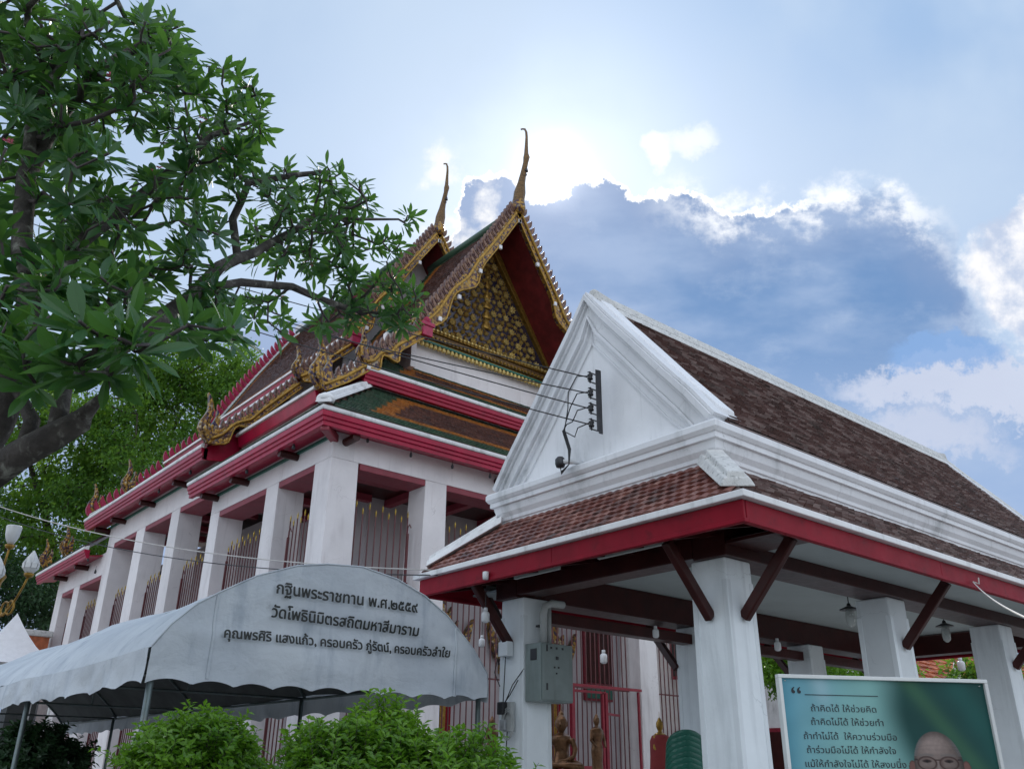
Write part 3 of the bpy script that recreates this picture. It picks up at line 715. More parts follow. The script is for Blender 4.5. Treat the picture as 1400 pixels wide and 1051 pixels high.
# ------ roofs
TT = MB()     # all temple tiles
TMATS = ['tile_temple_brown', 'tile_temple_green', 'tile_temple_orange']
def zone(bw=.10, bv=.20, ow=.16, ov=.33):
    def f(u, v):
        du = min(u, 1-u); dv = min(v, 1-v)
        if du < bw or dv < bv: return 1
        if du < ow or dv < ov: return 2
        return 0
    return f
tU, tV = .115, .115
# front skirt: lower tier
h1 = 19.85-7.15
f_z0, f_z1, f_y0, f_y1 = 7.99, 9.72, 14.13, 16.35
run = f_y1-f_y0; L = 2*(XC-7.13); nU = int(L/tU); sl_ = sqrt(run**2+(f_z1-f_z0)**2); nV = int(sl_/tV)
def skz(u, v):
    x = u*L; left = x-v*run; right = (L-x)-v*run; e = min(left, right)
    if v < .13 or v > .88 or e < .9: return 1
    if v < .24 or v > .76 or e < 1.35: return 2
    return 0
tile_patch(TT, (7.13, f_y0, f_z0), (L/nU, 0, 0), Vector((0, run, f_z1-f_z0))/nV, nU, nV, keep=lambda u, v: v*run/L+.012 < u < 1-v*run/L-.012, mi=skz, th=.010, lift=.010)
def deckq(a, b_, c, d, t_=.05):
    deck = MB(); deck.hexa([(p[0], p[1], p[2]-t_) for p in (a, b_, c, d)], [(p[0], p[1], p[2]-.004) for p in (a, b_, c, d)]); T(deck, 'roof_deck', 'tile_temple_brown')
deckq((7.13, f_y0, f_z0), (7.13+L, f_y0, f_z0), (7.13+L-run, f_y1, f_z1), (7.13+run, f_y1, f_z1))
# side skirts (lower tier) : front, middle and rear lengths
for s_ in (-1, 1):
    X = lambda x: XC+s_*(XC-x) if s_ > 0 else x
    r_ = 1.2
    for (ya, yb, xe, ze, rr, hip) in ((14.13, 20.9, 7.13, 7.99, 2.2, True), (29.2, 35.0, 7.13, 7.88, 1.8, False)):
        LL = yb-ya; nU_ = int(LL/tU); dz = rr*.78; nV_ = int(sqrt(rr*rr+dz*dz)/tV)
        tile_patch(TT, (X(xe), ya, ze), (0, LL/nU_, 0), Vector((-s_*rr if s_ > 0 else rr, 0, dz))/nV_, nU_, nV_, keep=(lambda u, v: u > v*rr/LL+.02) if hip else None, mi=zone(.05, .12, .08, .24), th=.010, lift=.010)
        deckq((X(xe), ya, ze), (X(xe), yb, ze), (X(xe+rr), yb, ze+dz), (X(xe+rr), ya+(rr if hip else 0), ze+dz))
    # hip ridge
    b = MB()
    p0 = Vector((X(7.10), 14.10, 8.03)); p1 = Vector((X(9.35), 16.35, 9.76)); d = (p1-p0).normalized(); sd = d.cross(Vector((0, 0, 1))).normalized()
    for w_, h0_, h1_ in ((.16, -.03, .05), (.09, .05, .13)):
        b.hexa([p0-sd*w_+Vector((0, 0, h0_)), p0+sd*w_+Vector((0, 0, h0_)), p1+sd*w_+Vector((0, 0, h0_)), p1-sd*w_+Vector((0, 0, h0_))], [p0-sd*w_*.8+Vector((0, 0, h1_)), p0+sd*w_*.8+Vector((0, 0, h1_)), p1+sd*w_*.8+Vector((0, 0, h1_)), p1-sd*w_*.8+Vector((0, 0, h1_))])
    T(b, 'hip_ridge', 'plaster_white', bevel=.012)
    b = MB(); c_ = p0+d*.18
    b.lathe([(.17, -.05), (.19, .02), (.15, .07), (.07, .12), (.0, .13)], tuple(c_), 10); T(b, 'hip_foot', 'plaster_white', smooth=True)
# flashing line where the skirt meets the upper tier
b = MB(); b.box(9.2, f_y1-.03, f_z1-.02, 2*XC-9.2, f_y1+.12, f_z1+.12); T(b, 'flashing', 'plaster_white', bevel=.01)
b = MB(); b.box(9.2, f_y1+.12, f_z1-.6, 2*XC-9.2, 17.3, f_z1+.05); T(b, 'wall', 'plaster_temple')
# front upper tier
fascia([(9.0, 15.98, 18.0, 15.98, 0, -1)], 9.62, 9.90)
u_y0, u_y1, u_z0, u_z1 = 15.93, 17.28, 10.02, 11.06
L2 = 2*(XC-8.98); n2_ = int(L2/tU); r2_ = u_y1-u_y0; s2_ = int(sqrt(r2_**2+(u_z1-u_z0)**2)/tV)
tile_patch(TT, (8.98, u_y0, u_z0), (L2/n2_, 0, 0), Vector((0, r2_, u_z1-u_z0))/s2_, n2_, s2_, keep=lambda u, v: v*1.25/L2+.01 < u < 1-v*1.25/L2-.01, mi=lambda u, v: 1 if (v < .16 or v > .85 or min(u, 1-u)*L2-v*1.25 < .75) else 2 if (v < .33 or v > .7 or min(u, 1-u)*L2-v*1.25 < 1.1) else 0, th=.010, lift=.010)
deckq((8.98, u_y0, u_z0), (8.98+L2, u_y0, u_z0), (8.98+L2-1.25, u_y1, u_z1), (10.23, u_y1, u_z1))

# main roofs: dx from the ridge -> z
PF = [[(0, 16.30), (.8, 14.95), (1.65, 13.63), (2.4, 12.45), (3.0, 11.60)], [(3.0, 11.35), (3.7, 10.75), (4.5, 10.06)], [(4.5, 9.98), (5.0, 9.55), (5.5, 9.20)]]
PM = [[(0, 17.60), (.7, 16.5), (1.5, 15.20), (2.2, 13.95), (2.75, 12.95)], [(2.75, 12.60), (3.4, 11.95), (4.2, 11.15)], [(4.2, 10.95), (5.2, 9.85), (6.32, 8.86)]]
def main_roof(PR, y0, y1, seed, upto=3):
    for s_ in (-1, 1):
        for ti, tier in enumerate(PR[:upto]):
            for k in range(len(tier)-1):
                (d1, z1), (d0, z0) = tier[k], tier[k+1]
                nr = max(1, round(sqrt((d1-d0)**2+(z1-z0)**2)/tV)); LL = y1-y0; nn = int(LL/tU)
                zf = lambda u, v, a=k, n_=len(tier)-1, t_=ti: 1 if (min(u, 1-u)*LL < .45 or (a == 0 and v > .8 and t_ == 0) or (a == n_-1 and v < .25)) else 2 if (min(u, 1-u)*LL < .75 or (a == n_-1 and v < .45)) else 0
                tile_patch(TT, (XC+s_*d0, y0, z0), (0, LL/nn, 0), Vector((-s_*(d0-d1), 0, z1-z0))/nr, nn, nr, mi=zf, seed=seed+k+ti*7, th=.010, lift=.010)
                a, b_, c, d = (XC+s_*d0, y0+.06, z0), (XC+s_*d0, y1-.06, z0), (XC+s_*d1, y1-.06, z1), (XC+s_*d1, y0+.06, z1)
                q = MB(); q.hexa([(p[0], p[1], p[2]-.11) for p in (a, b_, c, d)], [(p[0], p[1], p[2]-.004) for p in (a, b_, c, d)]); T(q, 'roof_board', 'roof_board')
            # crimson and white edge at the foot of each tier
            d0, z0 = tier[-1]
            if ti < 2 or PR is PF:
                q = MB(); x_ = XC+s_*(d0+.02)
                q.hexa([(x_, y0+.1, z0-.30), (x_-s_*.08, y0+.1, z0-.30), (x_-s_*.08, y1-.05, z0-.30), (x_, y1-.05, z0-.30)], [(x_+s_*.07, y0+.1, z0-.05), (x_-s_*.08, y0+.1, z0-.05), (x_-s_*.08, y1-.05, z0-.05), (x_+s_*.07, y1-.05, z0-.05)]); T(q, 'fascia', 'paint_crimson', bevel=.01)
                q = MB(); q.box(min(x_-s_*.06, x_+s_*.12), y0+.08, z0-.045, max(x_-s_*.06, x_+s_*.12), y1-.03, z0+.035); T(q, 'eave_cap', 'plaster_white', bevel=.012)
                q = MB(); q.box(min(x_-s_*.25, x_-s_*.10), y0+.5, z0-.9, max(x_-s_*.25, x_-s_*.10), y1, z0-.1); T(q, 'wall', 'plaster_temple')
main_roof(PF, 16.05, 20.2, 11); main_roof(PM, 20.05, 29.7, 41); main_roof([[(d, z-1.3) for d, z in t_] for t_ in PM[:2]], 29.7, 33.2, 71)
TT.build('tiles', [M[q] for q in TMATS], tem, kind='stuff', fixn=False)
for (y0, y1, z_) in ((16.1, 20.3, 16.34), (20.1, 29.6, 17.64)):
    b = MB(); b.tube([(XC, y0, z_), (XC, y1, z_)], .13, 10); T(b, 'ridge_roll', 'tile_temple_green', smooth=True)
b = MB(); b.box(XC-.10, 29.3, 17.2, XC+.10, 29.75, 17.95); T(b, 'ridge_end', 'plaster_white', bevel=.03)

# ------ gable ends
# closing walls between tiers at the middle section's face
def face(PR, y, zb, m_='paint_red', th=.12):
    pts = [p for t_ in PR for p in t_]
    poly = [(XC-d, z-.12) for d, z in reversed(pts)]+[(XC+d, z-.12) for d, z in pts[1:]]
    A_ = poly; b = MB()
    n = len(poly)//2
    for i in range(len(poly)-1):
        (xa, za), (xb, zb_) = poly[i], poly[i+1]
        if abs(xa-xb) < 1e-4: continue
        b.prism([(xa, min(zb, za)), (xb, min(zb, zb_)), (xb, zb_), (xa, za)], 'y', y, y+th)
    T(b, 'gable_panel', m_)
face(PM, 21.2, 8.8, 'plaster_temple'); face(PF, 17.42, 9.9, 'paint_red', .1); face(PM, 29.3, 8.8, 'plaster_temple')
# pediment field
PYW = 17.30
pa, pw, pb_ = 15.75, 2.32, 12.32
b = MB(); b.prism([(XC-pw, pb_), (XC+pw, pb_), (XC, pa)], 'y', PYW, PYW+.1); T(b, 'pediment', 'navy_mosaic')
for s_ in (-1, 1):
    b = MB(); b.hexa([(XC+s_*(pw+.02), PYW-.14, pb_-.02), (XC+s_*(pw+.26), PYW-.14, pb_-.02), (XC+s_*(pw+.26), PYW+.1, pb_-.02), (XC+s_*(pw+.02), PYW+.1, pb_-.02)],
                     [(XC, PYW-.14, pa), (XC, PYW-.14, pa+.36), (XC, PYW+.1, pa+.36), (XC, PYW+.1, pa)]); T(b, 'pediment_frame', 'gold', bevel=.012)
# flowers: eight-petalled rosettes, one mesh shared
fm = MB()
for k in range(8):
    a = 2*pi*k/8; c_, s0 = cos(a), sin(a)
    P = lambda r, w, y: (r*c_-w*s0, y, r*s0+w*c_)
    vs = [P(.03, 0, -.05), P(.09, -.036, -.035), P(.09, .036, -.035), P(.16, 0, -.06), P(.095, 0, -.012), P(.03, 0, -.0), P(.16, 0, 0), P(.09, -.045, 0), P(.09, .045, 0)]
    fm.add(vs, [(0, 1, 4), (0, 4, 2), (1, 3, 4), (4, 3, 2), (1, 7, 6, 3), (3, 6, 8, 2), (0, 5, 7, 1), (2, 8, 5, 0)])
fm.lathe([(.035, -.0), (.03, .03), (.0, .045)], (0, 0, 0), 8); nv_ = 9*8
for i in range(nv_, len(fm.v)): x, y, z = fm.v[i]; fm.v[i] = (x, -z-.02, y)
rosette = fm.mesh('flower', [M['gold_pale']])
rnd = random.Random(21); placed = []
def inside_ped(x, z, mg=.14):
    if z < pb_+mg or z > pa-mg*1.5: return False
    return abs(x-XC) < pw*(pa-z)/(pa-pb_)-mg*1.2
tries = 0
rows = [12.45+.19*q for q in range(17)]
for r, z in enumerate(rows):
    hw = pw*(pa-z)/(pa-pb_)-.18; n_ = int(hw/.118) if hw > .1 else 0
    for k in range(-n_, n_+1):
        if (k+r) % 2: continue
        x = XC+k*.118; sc_ = .78 if (k+r) % 4 == 0 and r % 2 == 0 else .42
        inst('flower', rosette, tem, (x+rnd.uniform(-.02, .02), PYW-.005, z+rnd.uniform(-.02, .02)), (rnd.uniform(-.12, .12), rnd.uniform(0, .7), rnd.uniform(-.12, .12)), (sc_*rnd.uniform(.8, 1.1), 1, sc_*rnd.uniform(.8, 1.1))); placed.append((x, z))
# scrolling stems and leaves between the flowers
sc = MB()
for k in range(480):
    z = rnd.uniform(pb_+.05, pa-.1); x = XC+rnd.uniform(-1, 1)*pw*(pa-z)/(pa-pb_)*.96
    r0 = rnd.uniform(.04, .09); a0 = rnd.uniform(0, 2*pi); sg = rnd.choice((-1, 1)); p = []
    for q in range(6):
        a = a0+sg*q*.75; rr = r0*(1-q*.12); p.append((x+rr*cos(a), PYW-.02, z+rr*sin(a)))
    sc.tube(p, [.012, .014, .013, .012, .009, .005], 4, caps=False)
T(sc, 'scroll_relief', 'gold', kind='stuff')
# central figure band: three stepped tiers of gold relief up the middle
b = MB()
for k in range(6): b.lathe([(.16-.02*k, 0), (.18-.02*k, .06), (.10-.012*k, .2), (.03, .28)], (XC, PYW-.03, 13.0+k*.33), 8, sy=.4)
T(b, 'central_relief', 'gold')
# mouldings under the pediment
for z0, z1, y_, m_ in ((12.20, 12.32, .18, 'gold'), (12.08, 12.20, .12, 'gold_dark'), (11.97, 12.08, .20, 'gold_dark'), (11.87, 11.97, .14, 'gold'), (11.80, 11.87, .26, 'green_trim')):
    b = MB(); hw = 2.9 if z0 > 12 else 3.2
    b.box(XC-hw, PYW-y_, z0+.002, XC+hw, PYW+.1, z1-.002); T(b, 'moulding', m_, bevel=.01)
for zz, st, m_ in ((12.26, .13, 'gold_pale'), (12.02, .13, 'gold')):
    q = MB(); q.lathe([(.0, -.05), (.05, -.02), (.045, .02), (.0, .055)], (0, 0, 0), 6); bmsh = q.mesh('moulding_bead', [M[m_]])
    for k in range(int(5.8/st)): inst('moulding_bead', bmsh, tem, (XC-2.85+k*st, PYW-.20, zz))
q = MB(); q.lathe([(.0, -.08), (.055, -.05), (.065, 0), (.05, .05), (.02, .07)], (0, 0, 0), 8); bmsh = q.mesh('pendant_petal', [M['gold_pale']])
for k in range(46): inst('pendant_petal', bmsh, tem, (XC-3.1+k*.138, PYW-.22, 11.74))
b = MB(); b.box(XC-3.25, PYW-.06, 11.02, XC+3.25, PYW+.1, 11.798); T(b, 'wall_band', 'plaster_temple')

# ------ bargeboards, finials, roof-edge fins
def arclen(pts):
    s = [0]
    for a, b_ in zip(pts, pts[1:]): s.append(s[-1]+(Vector(b_)-Vector(a)).length)
    return s
def sample(pts, t_):
    s = arclen(pts); L_ = s[-1]*t_
    for i in range(len(pts)-1):
        if L_ <= s[i+1] or i == len(pts)-2:
            f_ = (L_-s[i])/(s[i+1]-s[i]); a = Vector(pts[i]); b_ = Vector(pts[i+1]); return a.lerp(b_, f_), (b_-a).normalized()
def board(tier, y, s_, hump=True, w=.26, fins=True, m_='mosaic_gold', fm_='fin_purple', thick=.12, finh=.27):
    """gilded bargeboard along one tier; s_=-1 left, +1 right"""
    N = 26; out = []; inn = []; mid = []
    for i in range(N+1):
        t_ = i/N; p, d = sample(tier, t_); n = Vector((d.y, -d.x))      # outward-up
        if n.y < 0: n = -n
        hb = 0
        if hump: hb = .22*math.exp(-((t_-.60)/.075)**2)-.10*math.exp(-((t_-.74)/.07)**2)+.16*math.exp(-((t_-.90)/.07)**2)
        o_ = p+n*(.10); i_ = p-n*(w+hb-.10)
        m_o = p+n*.02-n*(hb*.3)
        out.append((XC+s_*o_.x, o_.y)); inn.append((XC+s_*i_.x, i_.y)); mid.append((XC+s_*m_o.x, m_o.y))
    b = MB(); b.strip(out, inn, 'y', y-thick, y); bo = T(b, 'bargeboard', m_)
    b = MB(); b.tube([(x, y-thick-.01, z) for x, z in mid], .045, 6); T(b, 'naga_body', 'gold', smooth=True)
    b = MB(); b.tube([(x, y-thick-.005, z) for x, z in inn], .028, 5); T(b, 'board_edge', 'gold', smooth=True)
    if fins:
        Ltot = arclen(tier)[-1]; n_ = int(Ltot/.19); f0 = fin_mesh(fm_)
        for i in range(n_):
            t_ = (i+.6)/n_; p, d = sample(tier, t_); n = Vector((d.y, -d.x)); n = n if n.y > 0 else -n
            q = p+n*.09; up_ = Vector((s_*n.x, 0, n.y)); al = Vector((-s_*d.x, 0, -d.y))
            yy = Vector((0, 1, 0)); k_ = finh/.27
            mt = Matrix(((al.x*k_, yy.x, up_.x*k_, XC+s_*q.x), (al.y*k_, yy.y, up_.y*k_, y-.06), (al.z*k_, yy.z, up_.z*k_, q.y), (0, 0, 0, 1)))
            inst('roof_fin', f0, tem, None, mat=mt)
    return bo
FIN = {}
def fin_mesh(m_):
    if m_ in FIN: return FIN[m_]
    b = MB(); L_ = [(-.085, -.02), (-.075, .08), (-.03, .17), (.05, .235), (.12, .27)]; R_ = [(.075, -.02), (.08, .05), (.085, .11), (.10, .18), (.125, .265)]
    b.strip(L_, R_, 'y', -.045, .045); b.strip([(-.05, .0), (-.04, .07), (.0, .14), (.06, .20)], [(.04, .0), (.045, .06), (.055, .11), (.075, .19)], 'y', -.062, .062)
    FIN[m_] = b.mesh('roof_fin', [M[m_]]); return FIN[m_]
def chofa(y, z, k=1.):
    P = [(0, -.10, .34), (-.02, .3, .30), (-.08, .62, .22), (-.16, .95, .145), (-.26, 1.3, .11), (-.36, 1.62, .10), (-.40, 1.80, .125), (-.385, 1.95, .085), (-.39, 2.3, .062), (-.40, 2.6, .05), (-.38, 2.82, .045), (-.31, 2.98, .04), (-.20, 3.06, .034), (-.13, 3.08, .028), (-.12, 3.14, .012)]
    b = MB(); n = 8; b0 = 0
    b.tube([(XC, y-.06+p[0]*-1*k*-1, z+p[1]*k) for p in P], [p[2]*k*(.62 if p[1] < .5 else .85) for p in P], n)
    o = T(b, 'roof_finial', 'gold_dark', smooth=True, label='slender curved gilded finial at the gable peak')
    b = MB(); b.lathe([(.24*k, -.16*k), (.29*k, .02*k), (.26*k, .2*k), (.17*k, .5*k), (.10*k, .72*k)], (XC, y-.06, z), 10, sx=.75); T(b, 'finial_collar', 'mosaic_gold', smooth=True)
    b = MB(); b.tube([(XC+.03, y-.06-.33*k, z+1.55*k), (XC+.03, y-.36*k-.06, z+1.42*k)], .008, 4); b.lathe([(.0, .02), (.035, 0), (.055, -.10), (.06, -.12), (0, -.121)], (XC+.03, y-.42*k-.0, z+1.42*k), 8)
    b.prism([(XC-.0, z+1.20*k), (XC+.06, z+1.20*k), (XC+.03, z+1.10*k)], 'y', y-.43*k, y-.42*k); T(b, 'wind_bell', 'metal_dark')
chofa(16.0, 16.34, .92); chofa(20.0, 17.62, .86)
def hang_hong(x, y, z, s_, k=1.):
    """naga-head finial rising at the lower end of a bargeboard"""
    b = MB()
    def sw(pts):
        A_ = []; B_ = []
        for (px_, pz, w_) in pts: A_.append((x+s_*(px_-w_)*k, z+pz*k)); B_.append((x+s_*(px_+w_)*k, z+pz*k))
        b.strip(A_, B_, 'y', y-.11*k, y+.03*k)
    sw([(0, -.25, .10), (.10, -.08, .15), (.20, .10, .17), (.22, .30, .14), (.15, .48, .11), (.10, .66, .085), (.12, .84, .06), (.17, 1.02, .035), (.24, 1.16, .008)])
    b2 = [(-.12, .02, .10), (-.06, .22, .11), (-.10, .40, .08), (-.13, .55, .05), (-.08, .72, .01)]
    sw(b2)
    b.tube([(x+s_*q[0]*k, y-.13*k, z+q[1]*k) for q in [(0, -.25), (.1, -.08), (.2, .1), (.22, .3), (.15, .48), (.1, .66), (.12, .84), (.2, 1.1)]], [.05*k, .07*k, .08*k, .07*k, .05*k, .04*k, .03*k, .01*k], 6)
    for q in range(5): b.lathe([(0, -.03), (.05*k, 0), (.03*k, .06*k), (0, .13*k)], (x+s_*(.22-.02*q)*k, y-.12*k, z+(.0+.19*q)*k), 6)
    T(b, 'naga_finial', 'mosaic_gold')
for PR, y in ((PF, 16.0), (PM, 20.0)):
    for s_ in (-1, 1):
        board(PR[0], y, s_)
        board(PR[1], y+.02, s_, hump=(True), w=.22)
        board(PR[2], y+.04, s_, hump=(PR is PM), w=.22, finh=.20)
        for ti in (0, 1, 2):
            d0, z0 = PR[ti][-1]
            if ti > 0 or PR is PM or True: hang_hong(XC+s_*(d0+.02), y, z0+(.12 if ti else .0), s_, (.5 if PR is PF and ti == 0 else .66 if ti < 2 else .9))
        # crimson block where the upper board ends
        d0, z0 = PR[0][-1]
        b = MB(); x_ = XC+s_*(d0-.05)
        b.box(x_-.14, y-.20, z0-.36, x_+.14, y+.06, z0-.06); b.box(x_-.18, y-.23, z0-.10, x_+.18, y+.07, z0-.0); b.lathe([(.0, 0), (.10, .03), (.12, .10), (.05, .18)], (x_, y-.1, z0-.0), 8)
        T(b, 'bracket_block', 'magenta', bevel=.012)
        # small white lamps fixed under the board
        for t_ in (.06, .30, .52, .74, .92):
            p, d = sample(PR[0], t_); n = Vector((d.y, -d.x)); n = n if n.y > 0 else -n; q = p-n*.20
            b = MB(); b.box(XC+s_*q.x-.05, y-.17, q.y-.06, XC+s_*q.x+.05, y-.10, q.y+.06); T(b, 'board_lamp', 'lamp_white', bevel=.012)
# wall between board and curl at first gable, white corner blocks
# rear verge of the middle roof with crimson fins
for s_ in (-1, 1):
    for ti, tier in enumerate(PM):
        b = MB()
        b.strip([(XC+s_*d, z+.13) for d, z in tier], [(XC+s_*d, z-.12) for d, z in tier], 'y', 29.62, 29.78); T(b, 'verge', 'plaster_white')
        Lt = arclen(tier)[-1]; n_ = int(Lt/.24); f0 = fin_mesh('magenta')
        for i in range(n_):
            p, d = sample(tier, (i+.5)/n_); n = Vector((d.y, -d.x)); n = n if n.y > 0 else -n; q = p+n*.10
            up_ = Vector((s_*n.x, 0, n.y)); al = Vector((-s_*d.x, 0, -d.y)); k_ = 1.15
            mt = Matrix(((al.x*k_, 0, up_.x*k_, XC+s_*q.x), (0, 1, 0, 29.74), (al.z*k_, 0, up_.z*k_, q.y), (0, 0, 0, 1)))
            inst('roof_fin', f0, tem, None, mat=mt)
for y_, z_ in ((29.8, 8.9), (26.5, 8.9), (34.9, 8.0), (32.3, 8.0)): hang_hong(ex0+.15, y_, z_+.25, -1, .75)

# ------ door surrounds on the inner front wall
for xc_ in (11.76, 15.24):
    b = MB(); b.box(xc_-.62, 17.28, 1.3, xc_+.62, 17.352, 3.7); T(b, 'door', 'dark_interior')
    for dx in (-.78, .62): b = MB(); b.box(xc_+dx, 17.20, 1.3, xc_+dx+.16, 17.36, 3.75); T(b, 'door_post', 'gold', bevel=.01)
    for dx in (-.95, .79): b = MB(); b.box(xc_+dx, 17.22, 1.3, xc_+dx+.15, 17.36, 3.6); T(b, 'door_post', 'paint_red', bevel=.01)
    b = MB()
    for s_ in (-1, 1):
        A_ = [(xc_, 6.2), (xc_+s_*.35, 5.5), (xc_+s_*.75, 4.9), (xc_+s_*1.15, 4.35)]; B_ = [(xc_, 5.7), (xc_+s_*.28, 5.15), (xc_+s_*.65, 4.6), (xc_+s_*1.05, 4.1)]
        b.strip(A_, B_, 'y', 17.15, 17.34)
        for k in range(7):
            p = Vector(A_[0]).lerp(Vector(A_[3]), k/6); b.prism([(p.x-.09, p.y-.08), (p.x+.09, p.y-.08), (p.x+s_*.10, p.y+.22)], 'y', 17.2, 17.3)
        b.prism([(xc_+s_*.95, 4.1), (xc_+s_*1.25, 4.1), (xc_+s_*1.4, 4.45), (xc_+s_*1.50, 4.95), (xc_+s_*1.22, 4.55)], 'y', 17.16, 17.30)
    b.box(xc_-1.05, 17.18, 3.76, xc_+1.05, 17.35, 4.1)
    T(b, 'door_gable', 'mosaic_gold')

# ================================================================== IRON GRILLES between the temple columns
def spear(h, tip=True):
    b = MB(); b.box(-.010, -.010, 0, .010, .010, h-.14, 0)
    b.lathe([(.010, h-.15), (.018, h-.135), (.010, h-.12), (.019, h-.08), (.0, h)], (0, 0, 0), 6, 1); return b
spm = [spear(h).mesh('spear', [M['bar_red'], M['spear_gold']]) for h in (5.10, 4.98)]
def grille(p0, p1, label, zt=6.40, post=True):
    p0 = Vector(p0); p1 = Vector(p1); g_ = thing('iron_grille', label, 'grille', (p0.x, p0.y, 1.3), 'iron grilles between the temple columns')
    L_ = (p1-p0).length; n = max(3, int(L_/.148)); d = (p1-p0)/n
    for k in range(n):
        p = p0+d*(k+.5); inst('spear', spm[k % 2], g_, (p.x, p.y, zt-5.0+(.0)))
    for z in (1.6, 3.35, 5.05):
        b = MB(); b.bar((p0.x, p0.y, z), (p1.x, p1.y, z), .02, .035); b.build('rail', M['bar_red'], g_)
    if post:
        b = MB(); e = p1-(p1-p0).normalized()*.06; b.bar((e.x, e.y, 1.3), (e.x, e.y, zt-.38), .045, .045)
        b.tube([(e.x, e.y, zt-.40), (e.x, e.y, zt-.25), (e.x+.0, e.y-.06, zt-.20), (e.x, e.y-.12, zt-.28)], .012, 5); b.build('post', M['bar_red'], g_)
names = ['beside the corner column', 'second from the corner', 'third from the corner', 'just past the roof step', 'in the middle of the long side', 'last under the middle roof', 'first under the low rear roof', 'last at the rear corner']
for i in range(len(sideY)-1):
    a = sideY[i][1]+.08; c = sideY[i+1][0]-.08
    grille((TX+.30, a, 0), (TX+.30, c, 0), 'dark red spear grille, long left side, '+names[i], zt=6.40)
grille((8.47, TY+.32, 0), (9.86, TY+.32, 0), 'dark red spear grille in the front opening right of the corner column', zt=6.45)
grille((10.64, TY+.32, 0), (16.36, TY+.32, 0), 'wide dark red spear grille across the front, behind the crimson gate and pavilion', zt=6.45, post=False)
grille((17.15, TY+.32, 0), (18.5, TY+.32, 0), 'dark red spear grille at the right front corner seen past the pavilion columns', zt=6.45)
# gate in the front grille
gt = thing('iron_gate', 'crimson square-tube gate frame standing in front of the grille', 'gate', (14.2, 14.6, 0))
for a, c, w in (((14.05, 14.6, 1.0), (14.05, 14.6, 3.30), .09), ((15.10, 14.6, 1.0), (15.10, 14.6, 3.22), .08), ((15.0, 14.6, 1.0), (15.0, 14.6, 3.22), .05), ((16.2, 14.6, 1.0), (16.2, 14.6, 3.3), .05)):
    b = MB(); b.bar(a, c, w); b.build('upright', M['gate_red'], gt)
for a, c, w in (((13.7, 14.6, 3.34), (16.3, 14.6, 3.34), .06), ((14.05, 14.6, 3.22), (15.1, 14.6, 3.22), .05), ((15.1, 14.6, 2.78), (15.85, 14.9, 2.78), .05)):
    b = MB(); b.bar(a, c, w); b.build('rail', M['gate_red'], gt)
b = MB(); b.box(14.1, 14.595, 1.0, 15.0, 14.605, 1.7); b.build('kick_panel', M['gate_red'], gt)

# ================================================================== LETTERING
TONES = '\u0e48\u0e49\u0e4a\u0e4b\u0e4c'; UPV = '\u0e31\u0e34\u0e35\u0e36\u0e37'
def _text_mesh(st, size, off=0.):
    cu = bpy.data.curves.new('t', 'FONT'); cu.body = st; K_ = 30.; cu.size = size*K_; cu.offset = off*K_; cu.resolution_u = 4; cu.fill_mode = 'FRONT'
    o = bpy.data.objects.new('t', cu); me = o.to_mesh()
    vs = [tuple(v.co/K_) for v in me.vertices]; fs = [tuple(p.vertices) for p in me.polygons]
    o.to_mesh_clear(); bpy.data.objects.remove(o); bpy.data.curves.remove(cu)
    return vs, fs
def _right(st, size):
    vs, _ = _text_mesh(st, size); return max(v[0] for v in vs)
_GL = {}
def _glyph(ch, size, off):
    """outline of one letter; the fill of overlapping contours can drop a stroke, so keep the weight that fills fullest"""
    if (ch, size) in _GL: return _GL[(ch, size)]
    bar_r = _right('|', size); adv = _right(ch+'|', size)-bar_r; best = []
    for k in range(5):
        vs, fs = _text_mesh(ch, size, size*(.0018+.0013*k)) if ch != ' ' else ([], [])
        ar = 0
        for f in fs:
            for q in range(1, len(f)-1):
                a, b_, c = vs[f[0]], vs[f[q]], vs[f[q+1]]; ar += abs((b_[0]-a[0])*(c[1]-a[1])-(c[0]-a[0])*(b_[1]-a[1]))/2
        best.append((ar, vs, fs))
    r = best[max(range(len(best)), key=lambda q: best[q][0]*(1-.032*q))]
    _GL[(ch, size)] = (r[1], r[2], adv); return _GL[(ch, size)]
def thai(st, size, off=0.):
    """flat glyph outlines of a line of Thai; a tone mark over an upper vowel is lifted above it"""
    x = 0.; vs = []; fs = []; prev = ''
    for ch in st:
        gv, gf, adv = _glyph(ch, size, off); lift = size*.20 if ch in TONES and prev in UPV else 0.
        b0 = len(vs); vs += [(v[0]+x, v[1]+lift, 0) for v in gv]; fs += [tuple(b0+i for i in f) for f in gf]
        x += adv; prev = ch
    return vs, fs

# ================================================================== TENT
YT = 7.6; TXL, TXR = 2.52, 6.06; TYE = 23.6
ARCH = [(2.52, 2.50), (2.65, 2.69), (2.84, 2.88), (3.05, 3.016), (3.35, 3.19), (3.74, 3.34), (4.05, 3.40), (4.44, 3.43), (4.86, 3.365), (5.21, 3.24), (5.51, 3.07), (5.86, 2.77), (6.06, 2.53)]
tent = thing('canvas_tent', 'long pale blue-grey canvas tent with an arched front bearing black Thai lettering', 'tent', (4.29, YT, 0))
def arch_z(x):
    for (a, za), (c, zc) in zip(ARCH, ARCH[1:]):
        if x <= c: return za+(zc-za)*(x-a)/(c-a)
    return ARCH[-1][1]
def wr(x, z):
    n = noise.noise(Vector((x*1.3, z*2.6, 3.1)))*.045+noise.noise(Vector((x*2.1+z*2, z*5.5, 9.)))*.013
    return n*min(1., max(0., (arch_z(x)-z)*4+.1))
b = MB(); nx, nz = 120, 34
